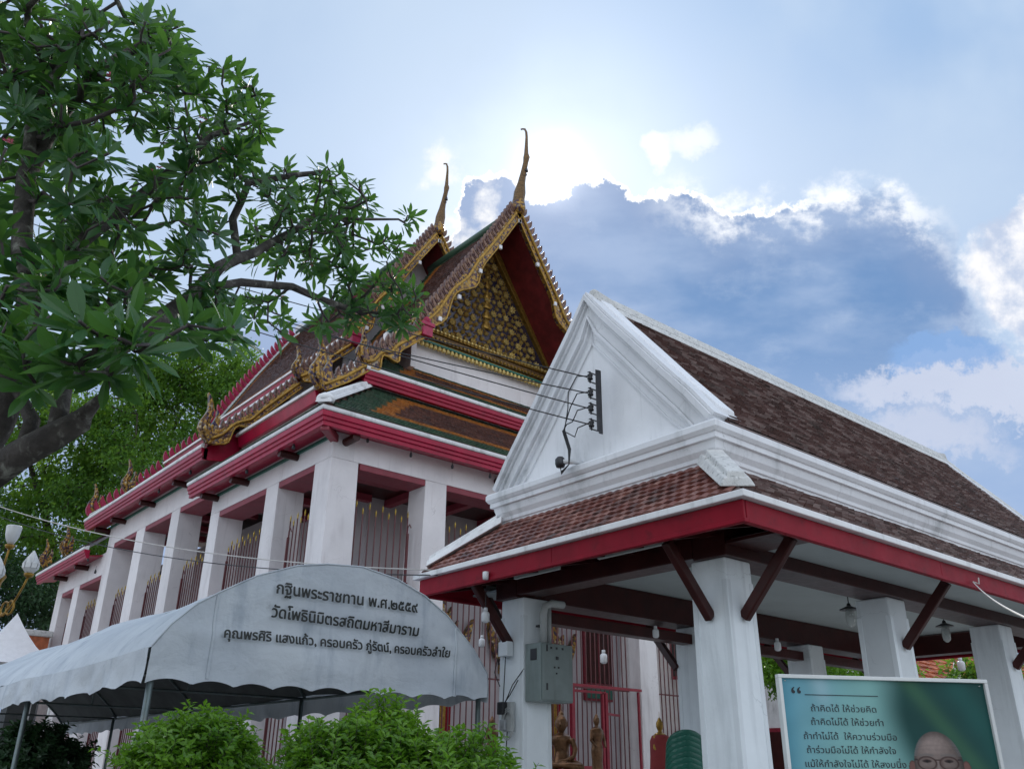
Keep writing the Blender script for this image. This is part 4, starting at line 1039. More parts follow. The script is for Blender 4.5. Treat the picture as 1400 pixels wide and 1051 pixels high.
for i in range(nx+1):
    x = TXL+(TXR-TXL)*i/nx; zt = arch_z(x)
    zb = 2.215+.04*(i/nx)+.042*abs(sin(i/nx*pi*9.5))**.8+.012*noise.noise(Vector((x*2, 0, 0)))
    for k in range(nz+1):
        v_ = k/nz; z = zb+(zt-zb)*v_
        lo = max(0, 1-v_*5)
        b.v.append((x, YT+wr(x, z)-.01+.03*lo*noise.noise(Vector((x*3.3, 0, 2))), z))
for i in range(nx):
    for k in range(nz):
        a = i*(nz+1)+k; b.f.append((a, a+nz+1, a+nz+2, a+1)); b.mi.append(0)
b.build('front_gable', M['canvas'], tent, smooth=True)
for x_ in (3.02, 5.62):
    b = MB(); zt = arch_z(x_)-.01; zb = 2.28; n_ = 26
    for k in range(n_+1):
        z = zb+(zt-zb)*k/n_; b.v += [(x_-.012, YT+wr(x_, z)-.022, z), (x_+.012, YT+wr(x_, z)-.022, z), (x_+.016, YT+wr(x_, z)-.008, z), (x_-.016, YT+wr(x_, z)-.008, z)]
    for k in range(n_):
        a = k*4
        for q in range(4): b.f.append((a+q, a+(q+1) % 4, a+4+(q+1) % 4, a+4+q)); b.mi.append(0)
    b.build('seam', M['canvas'], tent, smooth=True)
# roof canvas with slack between the hoops, and side valances
b = MB(); ny = 110; xs = []
fine = []
for (a, za), (c, zc) in zip(ARCH, ARCH[1:]):
    for q in range(3): fine.append((a+(c-a)*q/3, za+(zc-za)*q/3))
fine.append(ARCH[-1]); nxa = len(fine)-1
for j in range(ny+1):
    y = YT+(TYE-YT)*j/ny; bay = sin(pi*(((y-YT)/4.0) % 1.0))
    for i, (x, z) in enumerate(fine):
        e = sin(pi*i/nxa); side = 1-abs(2*i/nxa-1)
        s_ = .07*bay*e+.03*noise.noise(Vector((x*1.5, y*1.2, 0)))*bay+.012*noise.noise(Vector((x*5+y*2, y*4, 4)))
        b.v.append((x, y, z-s_-(.03*bay if i in (0, nxa) else 0)))
for j in range(ny):
    for i in range(nxa):
        a = j*(nxa+1)+i; b.f.append((a, a+1, a+nxa+2, a+nxa+1)); b.mi.append(0)
b.build('roof_canvas', M['canvas'], tent, smooth=True)
lin = MB(); lin.v = [(x*.992+4.29*.008, max(y, YT+.03), z-.022) for x, y, z in b.v]; lin.f = list(b.f); lin.mi = list(b.mi); lin.build('shade_lining', M['shade_lining'], tent, smooth=True)  # dark sheet added below the roof canvas to paint in its shade
for s_, x0, z0 in ((-1, TXL, 2.50), (1, TXR, 2.53)):
    b = MB(); nk = 8
    for j in range(ny*2+1):
        y = YT+(TYE-YT)*j/ny/2; bay = sin(pi*(((y-YT)/4.0) % 1.0)); h = .29-.045*abs(sin((y-YT)*4.6))**.8
        for k in range(nk+1):
            v_ = k/nk; z = z0-.03*bay-h*v_; b.v.append((x0+s_*(.02+.05*v_*noise.noise(Vector((y*1.7, 0, s_)))+.05*noise.noise(Vector((y*3.5, z*4, s_*3)))*v_), y, z))
    for j in range(ny*2):
        for k in range(nk):
            a = j*(nk+1)+k; b.f.append((a, a+nk+1, a+nk+2, a+1)); b.mi.append(0)
    b.build('valance', M['canvas'], tent, smooth=True)
hem = MB(); hem.tube([(x, YT-.012, z+.004) for x, z in ARCH], .008, 5); hem.build('piping', M['canvas'], tent, smooth=True)
for y in (7.66, 11.6, 15.6, 19.6, 23.5):
    for x in (TXL+.06, TXR-.06):
        b = MB(); b.tube([(x, y, 0), (x, y, 2.48)], .028, 10); b.build('pole', M['pole_steel'], tent, smooth=True)
    b = MB(); b.tube([(x+.0, y, z-.07) for x, z in ARCH], .02, 6); b.build('hoop', M['pole_steel'], tent, smooth=True)
    b = MB(); b.tube([(TXL+.06, y, 2.47), (TXR-.06, y, 2.47)], .018, 6); b.build('tie_bar', M['pole_steel'], tent, smooth=True)
    b = MB(); b.tube([(4.4, y, 2.47), (4.4, y, 3.35)], .014, 6); b.build('strut', M['pole_steel'], tent, smooth=True)
for x, z in ((TXL+.05, 2.46), (3.3, 3.08), (4.4, 3.34), (5.4, 3.05), (TXR-.05, 2.46)):
    b = MB(); b.tube([(x, YT+.05, z), (x, TYE-.1, z)], .017, 6); b.build('purlin', M['pole_steel'], tent, smooth=True)
def tent_line(st, pa, pb_, size, off):
    vs, fs = thai(st, size, off); xs = [v[0] for v in vs]; w = max(xs)-min(xs); x0 = min(xs)
    A_ = at(pa[0], pa[1], y=YT); B_ = at(pb_[0], pb_[1], y=YT); k = (B_.x-A_.x)/w; sl_ = (B_.z-A_.z)/(B_.x-A_.x)
    m = MB()
    for v in vs:
        x = A_.x+(v[0]-x0)*k; z = A_.z+(x-A_.x)*sl_+v[1]*k; m.v.append((x, YT+wr(x, z)-.046, z))
    m.f = fs; m.mi = [0]*len(fs); nv0 = len(m.v)
    m.v += [(x+.0065, y-.002, z+.001) for x, y, z in m.v[:nv0]]; m.v += [(x+.003, y-.004, z+.005) for x, y, z in m.v[:nv0]]; m.f += [tuple(i+nv0 for i in f) for f in fs]+[tuple(i+2*nv0 for i in f) for f in fs]; m.mi = [0]*len(m.f)   # brushed twice, so bolder
    m.build('lettering', M['ink'], tent, fixn=False, kind='stuff')
tent_line('กฐินพระราชทาน พ.ศ.๒๕๕๙', (373, 812), (567, 838), .2, 0.0012)
tent_line('วัดโพธินิมิตรสถิตมหาสีมาราม', (367, 844), (568, 870), .2, 0.0012)
tent_line('คุณพรศิริ แสงแก้ว, ครอบครัว ภู่รัตน์, ครอบครัวลำใย', (302, 872), (610, 899), .2, 0.0012)

# ================================================================== QUOTE BOARD
QA = at(1066, 925, z=2.10); QB = at(1343, 932.5, z=2.10)
qd = (QB-QA); qd.z = 0; QW = qd.length; qd.normalize(); qn = Vector((-qd.y, qd.x, 0)); qn = -qn if qn.dot(CAMP-QA) < 0 else qn
bd = thing('quote_board', 'framed teal banner board with Thai quotation and portrait of an elderly man in glasses', 'signboard', (QA.x, QA.y, 0))
PXM = QW/277.; PZM = PXM*.82; QH = 1.72
_wa = (QA-CAMP).dot(FW); _wb = (QB-CAMP).dot(FW)
def _uu(u): s_ = u/277.; return 277.*s_*_wa/((1-s_)*_wb+s_*_wa)
def QP(u, v, o_=0.): return QA+qd*(_uu(u)*PXM)-Vector((0, 0, v*PZM))+qn*o_    # u right, v down, in 1/277 of the width
def sstep(a, b_, x): t_ = max(0., min(1., (x-a)/(b_-a))); return t_*t_*(3-2*t_)
def lerp3(a, b_, t_): return tuple(p+(q-p)*t_ for p, q in zip(a, b_))
def print_col(u, v):
    c = lerp3((.20, .50, .62), (.33, .66, .62), sstep(0, 130, u+v*.3))
    c = lerp3(c, (.10, .38, .50), sstep(25, 0, u)*.6)
    c = lerp3(c, (.50, .78, .86), .8*math.exp(-((u-52-v*.10)/12.)**2)*sstep(60, 10, v))
    dk = sstep(120, 175, u-(v-10)*.05+10*sin(v*.03))
    c = lerp3(c, (.012, .085, .075), dk)
    st = math.exp(-(((u-(172+v*.62))/15.)**2)); c = lerp3(c, (.07, .20, .10), st*.6*dk)
    st = math.exp(-(((u-(235+v*.45))/20.)**2)); c = lerp3(c, (.02, .15, .13), st*.6*dk)
    n = noise.noise(Vector((u*.03, v*.03, 0)))*.10; c = tuple(max(0, q*(1+n)) for q in c)
    # portrait: head, ears, glasses, robe
    hx, hy = 198, 122; d = ((u-hx)/33.)**2+((v-hy)/(49. if v < hy else 46.))**2
    skin = (.27, .205, .18)
    if v > 158:
        sh = 34+(v-158)*1.05
        if v > 176+ .0009*(u-hx)**2*8 and abs(u-hx) < sh+30: c = lerp3((.34, .12, .03), (.16, .05, .02), sstep(-40, 60, u-hx+18*sin(v*.25)))
        elif abs(u-hx) < 20: c = (.19, .11, .09)
    for ex_ in (-35, 36):
        de = ((u-hx-ex_)/5.5)**2+((v-126)/12.)**2
        if de < 1: c = lerp3((.25, .12, .10), (.12, .06, .05), sstep(.5, 1, de))
    if d < 1:
        sh = 1.0-.55*sstep(.55, 1.0, d); lt = .30*math.exp(-(((u-hx+6)/20.)**2+((v-93)/16.)**2))
        s_ = tuple(q*sh*(1+lt*1.6)+lt*.10 for q in skin)
        s_ = tuple(q*(1-.28*sstep(6, 30, u-hx)) for q in s_)
        mt_ = noise.noise(Vector((u*.22, v*.22, 5)))*.16+noise.noise(Vector((u*.7, v*.7, 1)))*.10; s_ = tuple(q*(1+mt_) for q in s_)
        if v < 108 and d > .62: s_ = lerp3(s_, (.27, .28, .28), .7*sstep(.62, .95, d)*sstep(12, 26, abs(u-hx))*(.7+.6*noise.noise(Vector((u*1.1, v*1.1, 3)))))
        s_ = tuple(q*(1-.22*math.exp(-((u-hx-31)/7.)**2-((v-118)/22.)**2)-.18*math.exp(-((u-hx+30)/6.)**2-((v-122)/18.)**2)) for q in s_)
        nl_ = math.exp(-((abs(u-hx+1)-9-(v-130)*.35)/1.3)**2)*(128 < v < 150); s_ = lerp3(s_, (.12, .07, .06), nl_*.55)
        s_ = lerp3(s_, (.42, .36, .33), .5*math.exp(-((u-hx+1)/2.0)**2-((v-124)/8.)**2))
        s_ = tuple(q*(1-.10*math.exp(-((v-q0)/1.2)**2)) for q, q0 in zip(s_, (99, 99, 99))); s_ = tuple(q*(1-.10*math.exp(-((v-93-(u-hx)**2*.004)/1.0)**2)) for q in s_)
        for sx_ in (-1, 1):
            gx, gy = hx-1+sx_*14.5, 117
            br = math.exp(-((v-(106+abs(u-gx)*.12))/1.8)**2)*(abs(u-gx) < 10); s_ = lerp3(s_, (.20, .19, .18), br*.6)
            ee = ((u-gx)/7.)**2+((v-gy+2)/2.6)**2; s_ = lerp3(s_, (.05, .03, .03), sstep(1.1, .4, ee)); s_ = lerp3(s_, (.012, .010, .010), sstep(1.3, .5, ((u-gx)/2.4)**2+((v-gy+2)/2.4)**2))
            so_ = math.exp(-((v-gy+5.5)/2.4)**2-((u-gx)/9.)**2); s_ = lerp3(s_, (.12, .06, .05), so_*.5)
            bg_ = math.exp(-((v-gy-7)/1.5)**2-((u-gx)/7.)**2); s_ = lerp3(s_, (.14, .08, .07), bg_*.4)
            gl = abs(sqrt(((u-gx)/12.)**2+((v-gy-1)/9.)**2)-1); s_ = lerp3(s_, (.07, .035, .03), sstep(.16, .05, gl)*.9)
            tm_ = (abs(v-gy+4) < 1.0 and 12 < (u-gx)*sx_ < 22); s_ = (.06, .04, .04) if tm_ else s_
        if abs(v-113.5) < 1.1 and abs(u-hx+1) < 4: s_ = (.07, .04, .035)
        ns = math.exp(-((u-hx-4)/2.6)**2)*(112 < v < 134); s_ = lerp3(s_, (.13, .07, .06), ns*.45)
        nb_ = math.exp(-((v-135)/1.6)**2-((u-hx)/7.)**2); s_ = lerp3(s_, (.10, .05, .045), nb_*.7)
        mo = math.exp(-((v-147-(u-hx)**2*.01)/1.3)**2)*(abs(u-hx) < 13); s_ = lerp3(s_, (.14, .05, .05), mo*.8)
        c = lerp3(c, s_, sstep(1.0, .96, d))
    return tuple(q*.66 for q in c)
NUx = 277; rows_ = [i*.85 for i in range(int(200/.85))]; vmax = QH/PZM
while rows_[-1] < vmax-6: rows_.append(rows_[-1]+6)
rows_.append(vmax)
me = bpy.data.meshes.new('printed_panel'); vs = []; cols = []
for v_ in rows_:
    for i in range(NUx+1):
        p = QP(i, v_, .004)-Vector((QA.x, QA.y, 0)); vs.append(tuple(p)); cols.append(print_col(i, v_))
W_ = NUx+1
me.from_pydata(vs, [], [(r*W_+i, r*W_+i+1, (r+1)*W_+i+1, (r+1)*W_+i) for r in range(len(rows_)-1) for i in range(NUx)])
ca = me.color_attributes.new('print', 'FLOAT_COLOR', 'POINT'); ca.data.foreach_set('color', [x for c in cols for x in (*c, 1)])
pm = bpy.data.materials.new('printed_vinyl'); pm.use_nodes = True; t = NT(pm.node_tree); av = t.node('ShaderNodeVertexColor'); av.layer_name = 'print'
t.l.new(av.outputs[0], t.n['Principled BSDF'].inputs['Base Color']); t.n['Principled BSDF'].inputs['Roughness'].default_value = .5; t.n['Principled BSDF'].inputs['Specular IOR Level'].default_value = .25
me.materials.append(pm); po = bpy.data.objects.new('printed_panel', me); COL.objects.link(po); po.parent = bd
b = MB(); b.hexa([QP(0, 0, .0), QP(277, 0, .0), QP(277, 0, -.02), QP(0, 0, -.02)], [QP(0, vmax, 0), QP(277, vmax, 0), QP(277, vmax, -.02), QP(0, vmax, -.02)]); b.build('backing', M['metal_grey'], bd)
def frame_bar(u0, v0, u1, v1):
    b = MB(); b.hexa([QP(u0, v0, -.025), QP(u1, v0, -.025), QP(u1, v1, -.025), QP(u0, v1, -.025)], [QP(u0, v0, .022), QP(u1, v0, .022), QP(u1, v1, .022), QP(u0, v1, .022)]); b.build('frame', M['frame_white'], bd, bevel=.003)
frame_bar(-4, -4, 281, 1.5); frame_bar(-4, 1.6, .5, vmax-.1); frame_bar(276.5, 1.6, 281, vmax-.1); frame_bar(-4, vmax, 281, vmax+5)
for u_ in (20, 255):
    b = MB(); p = QP(u_, 10, -.05); b.bar((p.x, p.y, 0), (p.x, p.y, 2.0), .035); b.build('leg', M['metal_grey'], bd)
for u_, v_ in ((6, 5), (271, 6)):
    b = MB(); p = QP(u_, v_, .006); b.lathe([(0, -.004), (.006, 0), (0, .004)], tuple(p), 8); b.build('screw', M['frame_white'], bd)
def board_line(st, u0, u1, vb, off=.0012):
    vs, fs = thai(st, .1, off); xs = [q[0] for q in vs]; x0 = min(xs); k = (u1-u0)/(max(xs)-x0)
    m = MB(); m.v = [tuple(QP(u0+(q[0]-x0)*k, vb-q[1]*k, .0065)) for q in vs]; m.f = fs; m.mi = [0]*len(fs); m.build('lettering', M['ink_dark'], bd, fixn=False, kind='stuff')
board_line('\u201c', 13, 26, 31+8, .004)
b = MB(); b.hexa([QP(31, 24, .0055), QP(130, 24, .0055), QP(130, 25, .0055), QP(31, 25, .0055)], [QP(31, 24, .0068), QP(130, 24, .0068), QP(130, 25, .0068), QP(31, 25, .0068)]); b.build('rule', M['ink_dark'], bd)
for st, a, c, y_ in (('ถ้าคิดได้ ให้ช่วยคิด', 1103, 1191, 973), ('ถ้าคิดไม่ได้ ให้ช่วยทำ', 1101, 1198, 992), ('ถ้าทำไม่ได้  ให้ความร่วมมือ', 1089, 1213, 1012), ('ถ้าร่วมมือไม่ได้ ให้กำลังใจ', 1091, 1209, 1031), ('แม้ให้กำลังใจไม่ได้ ให้สงบนิ่ง', 1087, 1220, 1050)):
    board_line(st, a-1066, c-1066, y_-925)

# ================================================================== LEAVES AND TREES
def plumeria_leaf():
    b = MB(); n = 6; W = [.16, .50, .80, .98, 1., .66, .0]
    for i in range(n+1):
        t_ = i/n; w = W[i]*.135; dz = -.10*t_*t_-.02*sin(t_*3); b.v += [(t_, -w, dz+w*.30), (t_, 0, dz), (t_, w, dz+w*.30)]
    for i in range(n):
        a = i*3; b.f += [(a, a+3, a+4, a+1), (a+1, a+4, a+5, a+2)]; b.mi += [0, 0]
    return b
PL = plumeria_leaf()
plme = PL.mesh('leaf', [M['leaf_plumeria']], fixn=False)
def orient(p, d, up_, k, kw=1.):
    d = d.normalized(); s_ = up_.cross(d)
    if s_.length < .01: s_ = Vector((1, 0, 0)).cross(d)
    s_.normalize(); u_ = d.cross(s_)
    return Matrix(((d.x*k, s_.x*k*kw, u_.x*k, p.x), (d.y*k, s_.y*k*kw, u_.y*k, p.y), (d.z*k, s_.z*k*kw, u_.z*k, p.z), (0, 0, 0, 1)))
def rvec(r): 
    while True:
        v = Vector((r.uniform(-1, 1), r.uniform(-1, 1), r.uniform(-1, 1)))
        if .05 < v.length < 1: return v.normalized()
class Skel:
    """limbs first; every shoot joins the nearest node; girth grows with what a limb carries"""
    def __init__(s): s.p = []; s.par = []; s.rad = []
    def limb(s, pts, parent=-1):
        ids = []
        for i, (p, r) in enumerate(pts):
            if i:
                a, ra = pts[i-1]; n = max(1, int((p-a).length/.22))
                for q in range(1, n+1):
                    t_ = q/n; jit = Vector((noise.noise(a*3+Vector((q, 0, 0))), noise.noise(a*3+Vector((0, q, 0))), noise.noise(a*3+Vector((0, 0, q)))))*.035 if q < n else Vector((0, 0, 0))
                    s.p.append(a.lerp(p, t_)+jit); s.par.append(parent); s.rad.append(ra+(r-ra)*t_); parent = len(s.p)-1; ids.append(parent)
            else:
                s.p.append(p); s.par.append(parent); s.rad.append(r); parent = len(s.p)-1; ids.append(parent)
        return ids
    def shoot(s, tip, rnd, step=.22, first=0):
        best = min(range(len(s.p)), key=lambda i: (s.p[i]-tip).length_squared)
        a = s.p[best]; L_ = (tip-a).length; n = max(2, int(L_/step)); par = best
        side = rvec(rnd)*L_*.14; pd = Vector((0, 0, -1))*L_*.12
        for q in range(1, n+1):
            t_ = q/n; w = sin(pi*t_); s.p.append(a.lerp(tip, t_)+side*w+pd*w); s.par.append(par); s.rad.append(0); par = len(s.p)-1
        return par
    def finish(s, r0=.0075, ex=2.3):
        n = len(s.p); acc = [0.]*n; kids = [0]*n
        for i in range(n):
            if s.par[i] >= 0: kids[s.par[i]] += 1
        for i in range(n-1, -1, -1):
            if not kids[i]: acc[i] = r0**ex
            if s.par[i] >= 0: acc[s.par[i]] += acc[i]
        # nodes are appended after their parents, so one backward pass settles every sum
        s.r = [max(s.rad[i], min(acc[i]**(1/ex), .05 if s.rad[i] == 0 else 9)) for i in range(n)]
        s.kids = [[] for _ in range(n)]
        for i in range(n):
            if s.par[i] >= 0: s.kids[s.par[i]].append(i)
    def meshes(s, mbig, msmall, thr=.03, nn=7):
        done = [False]*len(s.p)
        for i in range(len(s.p)):
            if done[i]: continue
            path = [i]; done[i] = True; j = i
            while s.kids[j]:
                k = [q for q in s.kids[j] if not done[q]]
                if not k: break
                j = max(k, key=lambda q: s.r[q]); path.append(j); done[j] = True
            if s.par[i] >= 0: path = [s.par[i]]+path
            if len(path) < 2: continue
            rr = [s.r[q] for q in path]
            if s.par[i] >= 0: rr[0] = rr[1]
            (mbig if rr[0] > thr else msmall).tube([s.p[q] for q in path], rr, nn if rr[0] > thr else 5)

plum = thing('frangipani_tree', 'large frangipani tree with long glossy leaves leaning in from the left edge', 'tree', (-.6, 4.4, 0))
sk = Skel()
def LP(*a): return [(at(px, py, d=d), r) for px, py, d, r in a]
root = Vector((-.6, 4.4, 0))
def nr(l, px, py, d): return min(l, key=lambda i: (sk.p[i]-at(px, py, d=d)).length)
t0 = sk.limb([(root, .24), (Vector((-.45, 4.5, 1.2)), .19), (at(-110, 770, d=4.6), .15), (at(-50, 640, d=4.6), .11)])
l2 = sk.limb(LP((-8, 580, 4.6, .085), (22, 500, 4.8, .07), (45, 430, 5.1, .07), (80, 375, 5.5, .055), (112, 330, 5.9, .045)), t0[-1])
l1 = sk.limb(LP((-20, 655, 4.4, .085), (30, 620, 4.3, .075), (75, 596, 4.3, .07), (112, 575, 4.35, .06), (116, 566, 4.35, .04)), t0[-1])
la = sk.limb(LP((44, 575, 4.45, .04), (30, 545, 4.6, .03), (15, 520, 4.7, .024)), nr(l1, 48, 603, 4.3))
lb = sk.limb(LP((82, 560, 4.4, .045), (92, 520, 4.6, .032), (100, 480, 4.8, .02)), nr(l1, 90, 588, 4.32))
n430 = min(l2, key=lambda i: (sk.p[i]-at(28, 500, d=4.8)).length)
l3 = sk.limb(LP((90, 505, 5.2, .06), (150, 485, 5.7, .058), (206, 450, 6.1, .046), (262, 407, 6.6, .038), (330, 386, 7.2, .028), (400, 392, 7.8, .022), (470, 420, 8.3, .022), (535, 430, 8.7, .015)), n430)
n3 = min(l3, key=lambda i: (sk.p[i]-at(262, 407, d=6.6)).length)
l4 = sk.limb(LP((300, 365, 7.0, .032), (350, 345, 7.5, .026), (385, 325, 7.9, .021), (430, 295, 8.3, .016), (500, 300, 8.7, .016), (545, 300, 9, .010)), n3)
l4b = sk.limb(LP((318, 300, 7.6, .028), (340, 250, 7.9, .022), (400, 240, 8.2, .016), (450, 235, 8.5, .012)), nr(l4, 320, 355, 7.2))
l5 = sk.limb(LP((165, 290, 6.4, .028), (225, 240, 6.9, .022), (290, 185, 7.3, .017), (350, 165, 7.6, .014)), l2[-1])
l6 = sk.limb(LP((30, 350, 5.6, .05), (36, 240, 6.0, .04), (45, 150, 6.3, .03), (90, 85, 6.6, .022), (150, 30, 6.9, .014)), nr(l2, 45, 430, 5.1))
l7 = sk.limb(LP((75, 170, 6.5, .024), (140, 90, 6.9, .018), (200, 60, 7.1, .012)), nr(l6, 36, 240, 6.0))
l8 = sk.limb(LP((-60, 480, 5.2, .07), (-120, 330, 5.8, .05), (-150, 150, 6.3, .035), (-120, 0, 6.8, .02)), t0[-1])
rnd = random.Random(12)
REG = [(120, 95, 130, 95, 5.6, 7.8, 88), (40, 40, 90, 60, 5.6, 7.6, 30), (285, 165, 80, 80, 6.6, 8.2, 52), (205, 60, 45, 45, 6.6, 7.6, 14), (340, 235, 60, 55, 7.2, 8.4, 22), (60, 260, 100, 110, 5.2, 7.4, 52),
       (190, 310, 110, 75, 5.8, 7.8, 44), (450, 275, 62, 50, 8.0, 9.2, 34), (400, 330, 85, 50, 7.6, 8.9, 34), (490, 380, 55, 48, 8.2, 9.1, 30), (545, 415, 32, 34, 8.5, 9.2, 15), (553, 300, 16, 14, 8.8, 9.2, 3), (530, 340, 20, 20, 8.7, 9.1, 4),
       (400, 425, 110, 30, 7.6, 8.8, 12), (250, 400, 80, 40, 6.3, 7.5, 16), (130, 400, 60, 40, 4.8, 5.6, 8), (30, 400, 60, 70, 4.6, 5.6, 14), (120, 470, 100, 45, 3.7, 4.5, 11), (285, 455, 45, 22, 4.3, 4.9, 4), (20, 480, 60, 50, 4.0, 5.0, 8),
       (-160, 150, 150, 220, 5.4, 7.6, 60), (40, -90, 200, 70, 5.8, 7.6, 46), (-100, 450, 80, 90, 4.5, 5.6, 14)]
tips = []
REG = [(a, b_, c, d, e, f, max(3, int(n*(1.25 if a > 150 else 1.3)))) for a, b_, c, d, e, f, n in REG]
for (cx, cy, rx, ry, d0, d1, n) in REG:
    for k in range(n):
        a = rnd.uniform(0, 2*pi); r = sqrt(rnd.random()); tips.append((at(cx+rx*r*cos(a), cy+ry*r*sin(a), d=rnd.uniform(d0, d1))))
tips.sort(key=lambda p: min((p-q).length for q in sk.p[:150:3]))
ends = [(sk.shoot(p, rnd), p) for p in tips]
sk.finish(.0085)
big, small = MB(), MB(); sk.meshes(big, small, .034, 9)
big.build('trunk', M['bark_plumeria'], plum, smooth=True); small.build('branches', M['bark_twig'], plum, smooth=True, kind='stuff')
leaves = []
fl = MB()
for ei, tip in ends:
    pa_ = sk.p[sk.par[ei]]; ax = (tip-pa_).normalized(); ax = (ax+Vector((0, 0, .55))).normalized()
    s_ = ax.cross(Vector((.3, .2, 1))).normalized(); w_ = ax.cross(s_)
    far = (tip-CAMP).length; nl = rnd.randint(10, 15) if far < 7.8 else rnd.randint(7, 11)
    for k in range(nl):
        a = k*2.399+rnd.uniform(-.3, .3); open_ = rnd.uniform(.55, 1.35)*(.55+.6*k/nl)+.25
        d = ax*cos(open_)+(s_*cos(a)+w_*sin(a))*sin(open_); d = (d+Vector((0, 0, -.18))).normalized()
        L_ = rnd.uniform(.14, .25)*(1 if far < 5 else .88 if far < 6.5 else .82 if far < 8 else .72); base = tip-ax*rnd.uniform(0, .09)+d*.02
        leaves.append(((base-CAMP).length, orient(base, d, (ax+rvec(rnd)*.25).normalized(), L_, rnd.uniform(.9, 1.15))))
    if rnd.random() < .04:
        for q in range(4):
            c_ = tip+ax*.03+rvec(rnd)*.03
            for z_ in range(5):
                aa = z_*2*pi/5; e = (s_*cos(aa)+w_*sin(aa)); fl.add([c_, c_+e*.016+ax*.01+s_*.007, c_+e*.026+ax*.012, c_+e*.016+ax*.01-s_*.007], [(0, 1, 2, 3)])
leaves.sort(key=lambda q: q[0])
infr = [q for q in leaves if (lambda p: (p-CAMP).dot(FW) > 0 and 0 < 700+FPX*(p-CAMP).dot(RI)/(p-CAMP).dot(FW) < 1400 and 0 < 525-FPX*(p-CAMP).dot(UP)/(p-CAMP).dot(FW) < 1051)(q[1].translation)]
near = infr[:296]; ids = set(id(q) for q in near)
for q in near: inst('leaf', plme, plum, None, mat=q[1])
rest = MB()
for q in leaves:
    if id(q) in ids: continue
    rest.add([q[1] @ Vector(v) for v in PL.v], PL.f)
rest.build('leaves', M['leaf_plumeria'], plum, kind='stuff', fixn=False, smooth=True)
fl.build('flowers', M['flower_pink'], plum, kind='stuff', fixn=False)

def simple_leaf(mb, p, d, n_, L_, w):
    s_ = d.cross(n_); s_ = s_.normalized() if s_.length > .01 else Vector((1, 0, 0)); u_ = s_.cross(d)
    a = p+d*L_*.5+s_*w+u_*w*.3; c = p+d*L_*.5-s_*w+u_*w*.3; e = p+d*L_-u_*L_*.12; b0 = len(mb.v)
    mb.v += [tuple(p), tuple(a), tuple(e), tuple(c)]; mb.f += [(b0, b0+1, b0+2), (b0, b0+2, b0+3)]; mb.mi += [0, 0]
def big_tree(base, h, clumps, label, seed, leaf='leaf_tree', nleaf=150, L_=.2, name='broadleaf_tree', group=None, csize=1.0, flowers=0):
    """clumps: list of (centre, radius, count) volumes that hold leaf sprays"""
    rnd = random.Random(seed); t_ = thing(name, label, 'tree', tuple(base), group); s = Skel()
    base = Vector(base); cen = sum((Vector(c[0]) for c in clumps), Vector())/len(clumps)
    fork = base+Vector((0, 0, h*.35)); tr = s.limb([(base, h*.035), (base.lerp(fork, .5)+Vector((.1, .05, 0)), h*.028), (fork, h*.024)])
    pts = []
    for c, r, n in clumps:
        c = Vector(c); s.limb([(s.p[tr[-1]], h*.016), (fork.lerp(c, .55)+rvec(rnd)*r*.15, h*.010), (c, h*.005)], tr[-1])
        for k in range(n):
            v = rvec(rnd)*r*(rnd.random()**.38); v.z *= .8; pts.append(c+v)
    for p in pts: s.shoot(p, rnd, .8)
    s.finish(h*.0014); a, b_ = MB(), MB(); s.meshes(a, b_, h*.008, 8)
    a.build('trunk', M['bark_dark'], t_, smooth=True); b_.build('branches', M['bark_dark'], t_, smooth=True, kind='stuff')
    m = MB()
    for p in pts:
        o_ = (p-cen).normalized()
        for k in range(nleaf):
            q = p+Vector((rnd.gauss(0, .42), rnd.gauss(0, .42), rnd.gauss(0, .26)))*csize
            d = (rvec(rnd)+o_*.5+Vector((0, 0, -.25))).normalized(); simple_leaf(m, q, d, (rvec(rnd)*.7+Vector((0, 0, 1))).normalized(), L_*rnd.uniform(.6, 1.3), L_*rnd.uniform(.2, .3))
    m.build('crown', M[leaf], t_, fixn=False, kind='stuff')
    return t_
def CL(*a): return [(tuple(at(px, py, d=d)), r, n) for px, py, d, r, n in a]
big_tree(tuple(Vector((at(120, 900, d=46).x, at(120, 900, d=46).y, 0))), 17, CL((60, 640, 46, 4.0, 60), (150, 590, 46, 4.2, 70), (250, 560, 48, 3.6, 60), (310, 520, 49, 2.6, 36), (180, 670, 44, 3.6, 50), (90, 740, 44, 3.6, 46), (230, 500, 49, 2.4, 24), (20, 560, 45, 3.0, 30), (0, 740, 44, 3, 26)),
         'tall bushy green tree behind the left end of the temple', 3, nleaf=135, L_=.27, csize=1.15)
big_tree(tuple(Vector((at(-60, 900, d=38).x, at(-60, 900, d=38).y, 0))), 11, CL((-40, 800, 38, 3.0, 40), (40, 830, 38, 2.2, 30), (-100, 700, 38, 3, 30), (70, 850, 40, 1.6, 18)),
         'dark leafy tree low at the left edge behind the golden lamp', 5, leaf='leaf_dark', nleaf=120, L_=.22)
big_tree(tuple(Vector((at(1110, 950, d=19).x, at(1110, 950, d=19).y, 0))), 4.5, CL((1065, 905, 19, .75, 26), (1120, 915, 19, .8, 24), (1180, 908, 19.5, .85, 30)),
         'green tree seen through the pavilion above the quote board', 8, nleaf=110, L_=.12, csize=.42, leaf='leaf_bush')
big_tree(tuple(Vector((at(1340, 980, d=22).x, at(1340, 980, d=22).y, 0))), 5, CL((1335, 905, 22, .7, 14), (1375, 930, 22, .8, 14), (1350, 960, 22, .8, 10)),
         'small green tree beside the orange roof, right of the second pavilion opening', 9, nleaf=70, L_=.16, csize=.5)
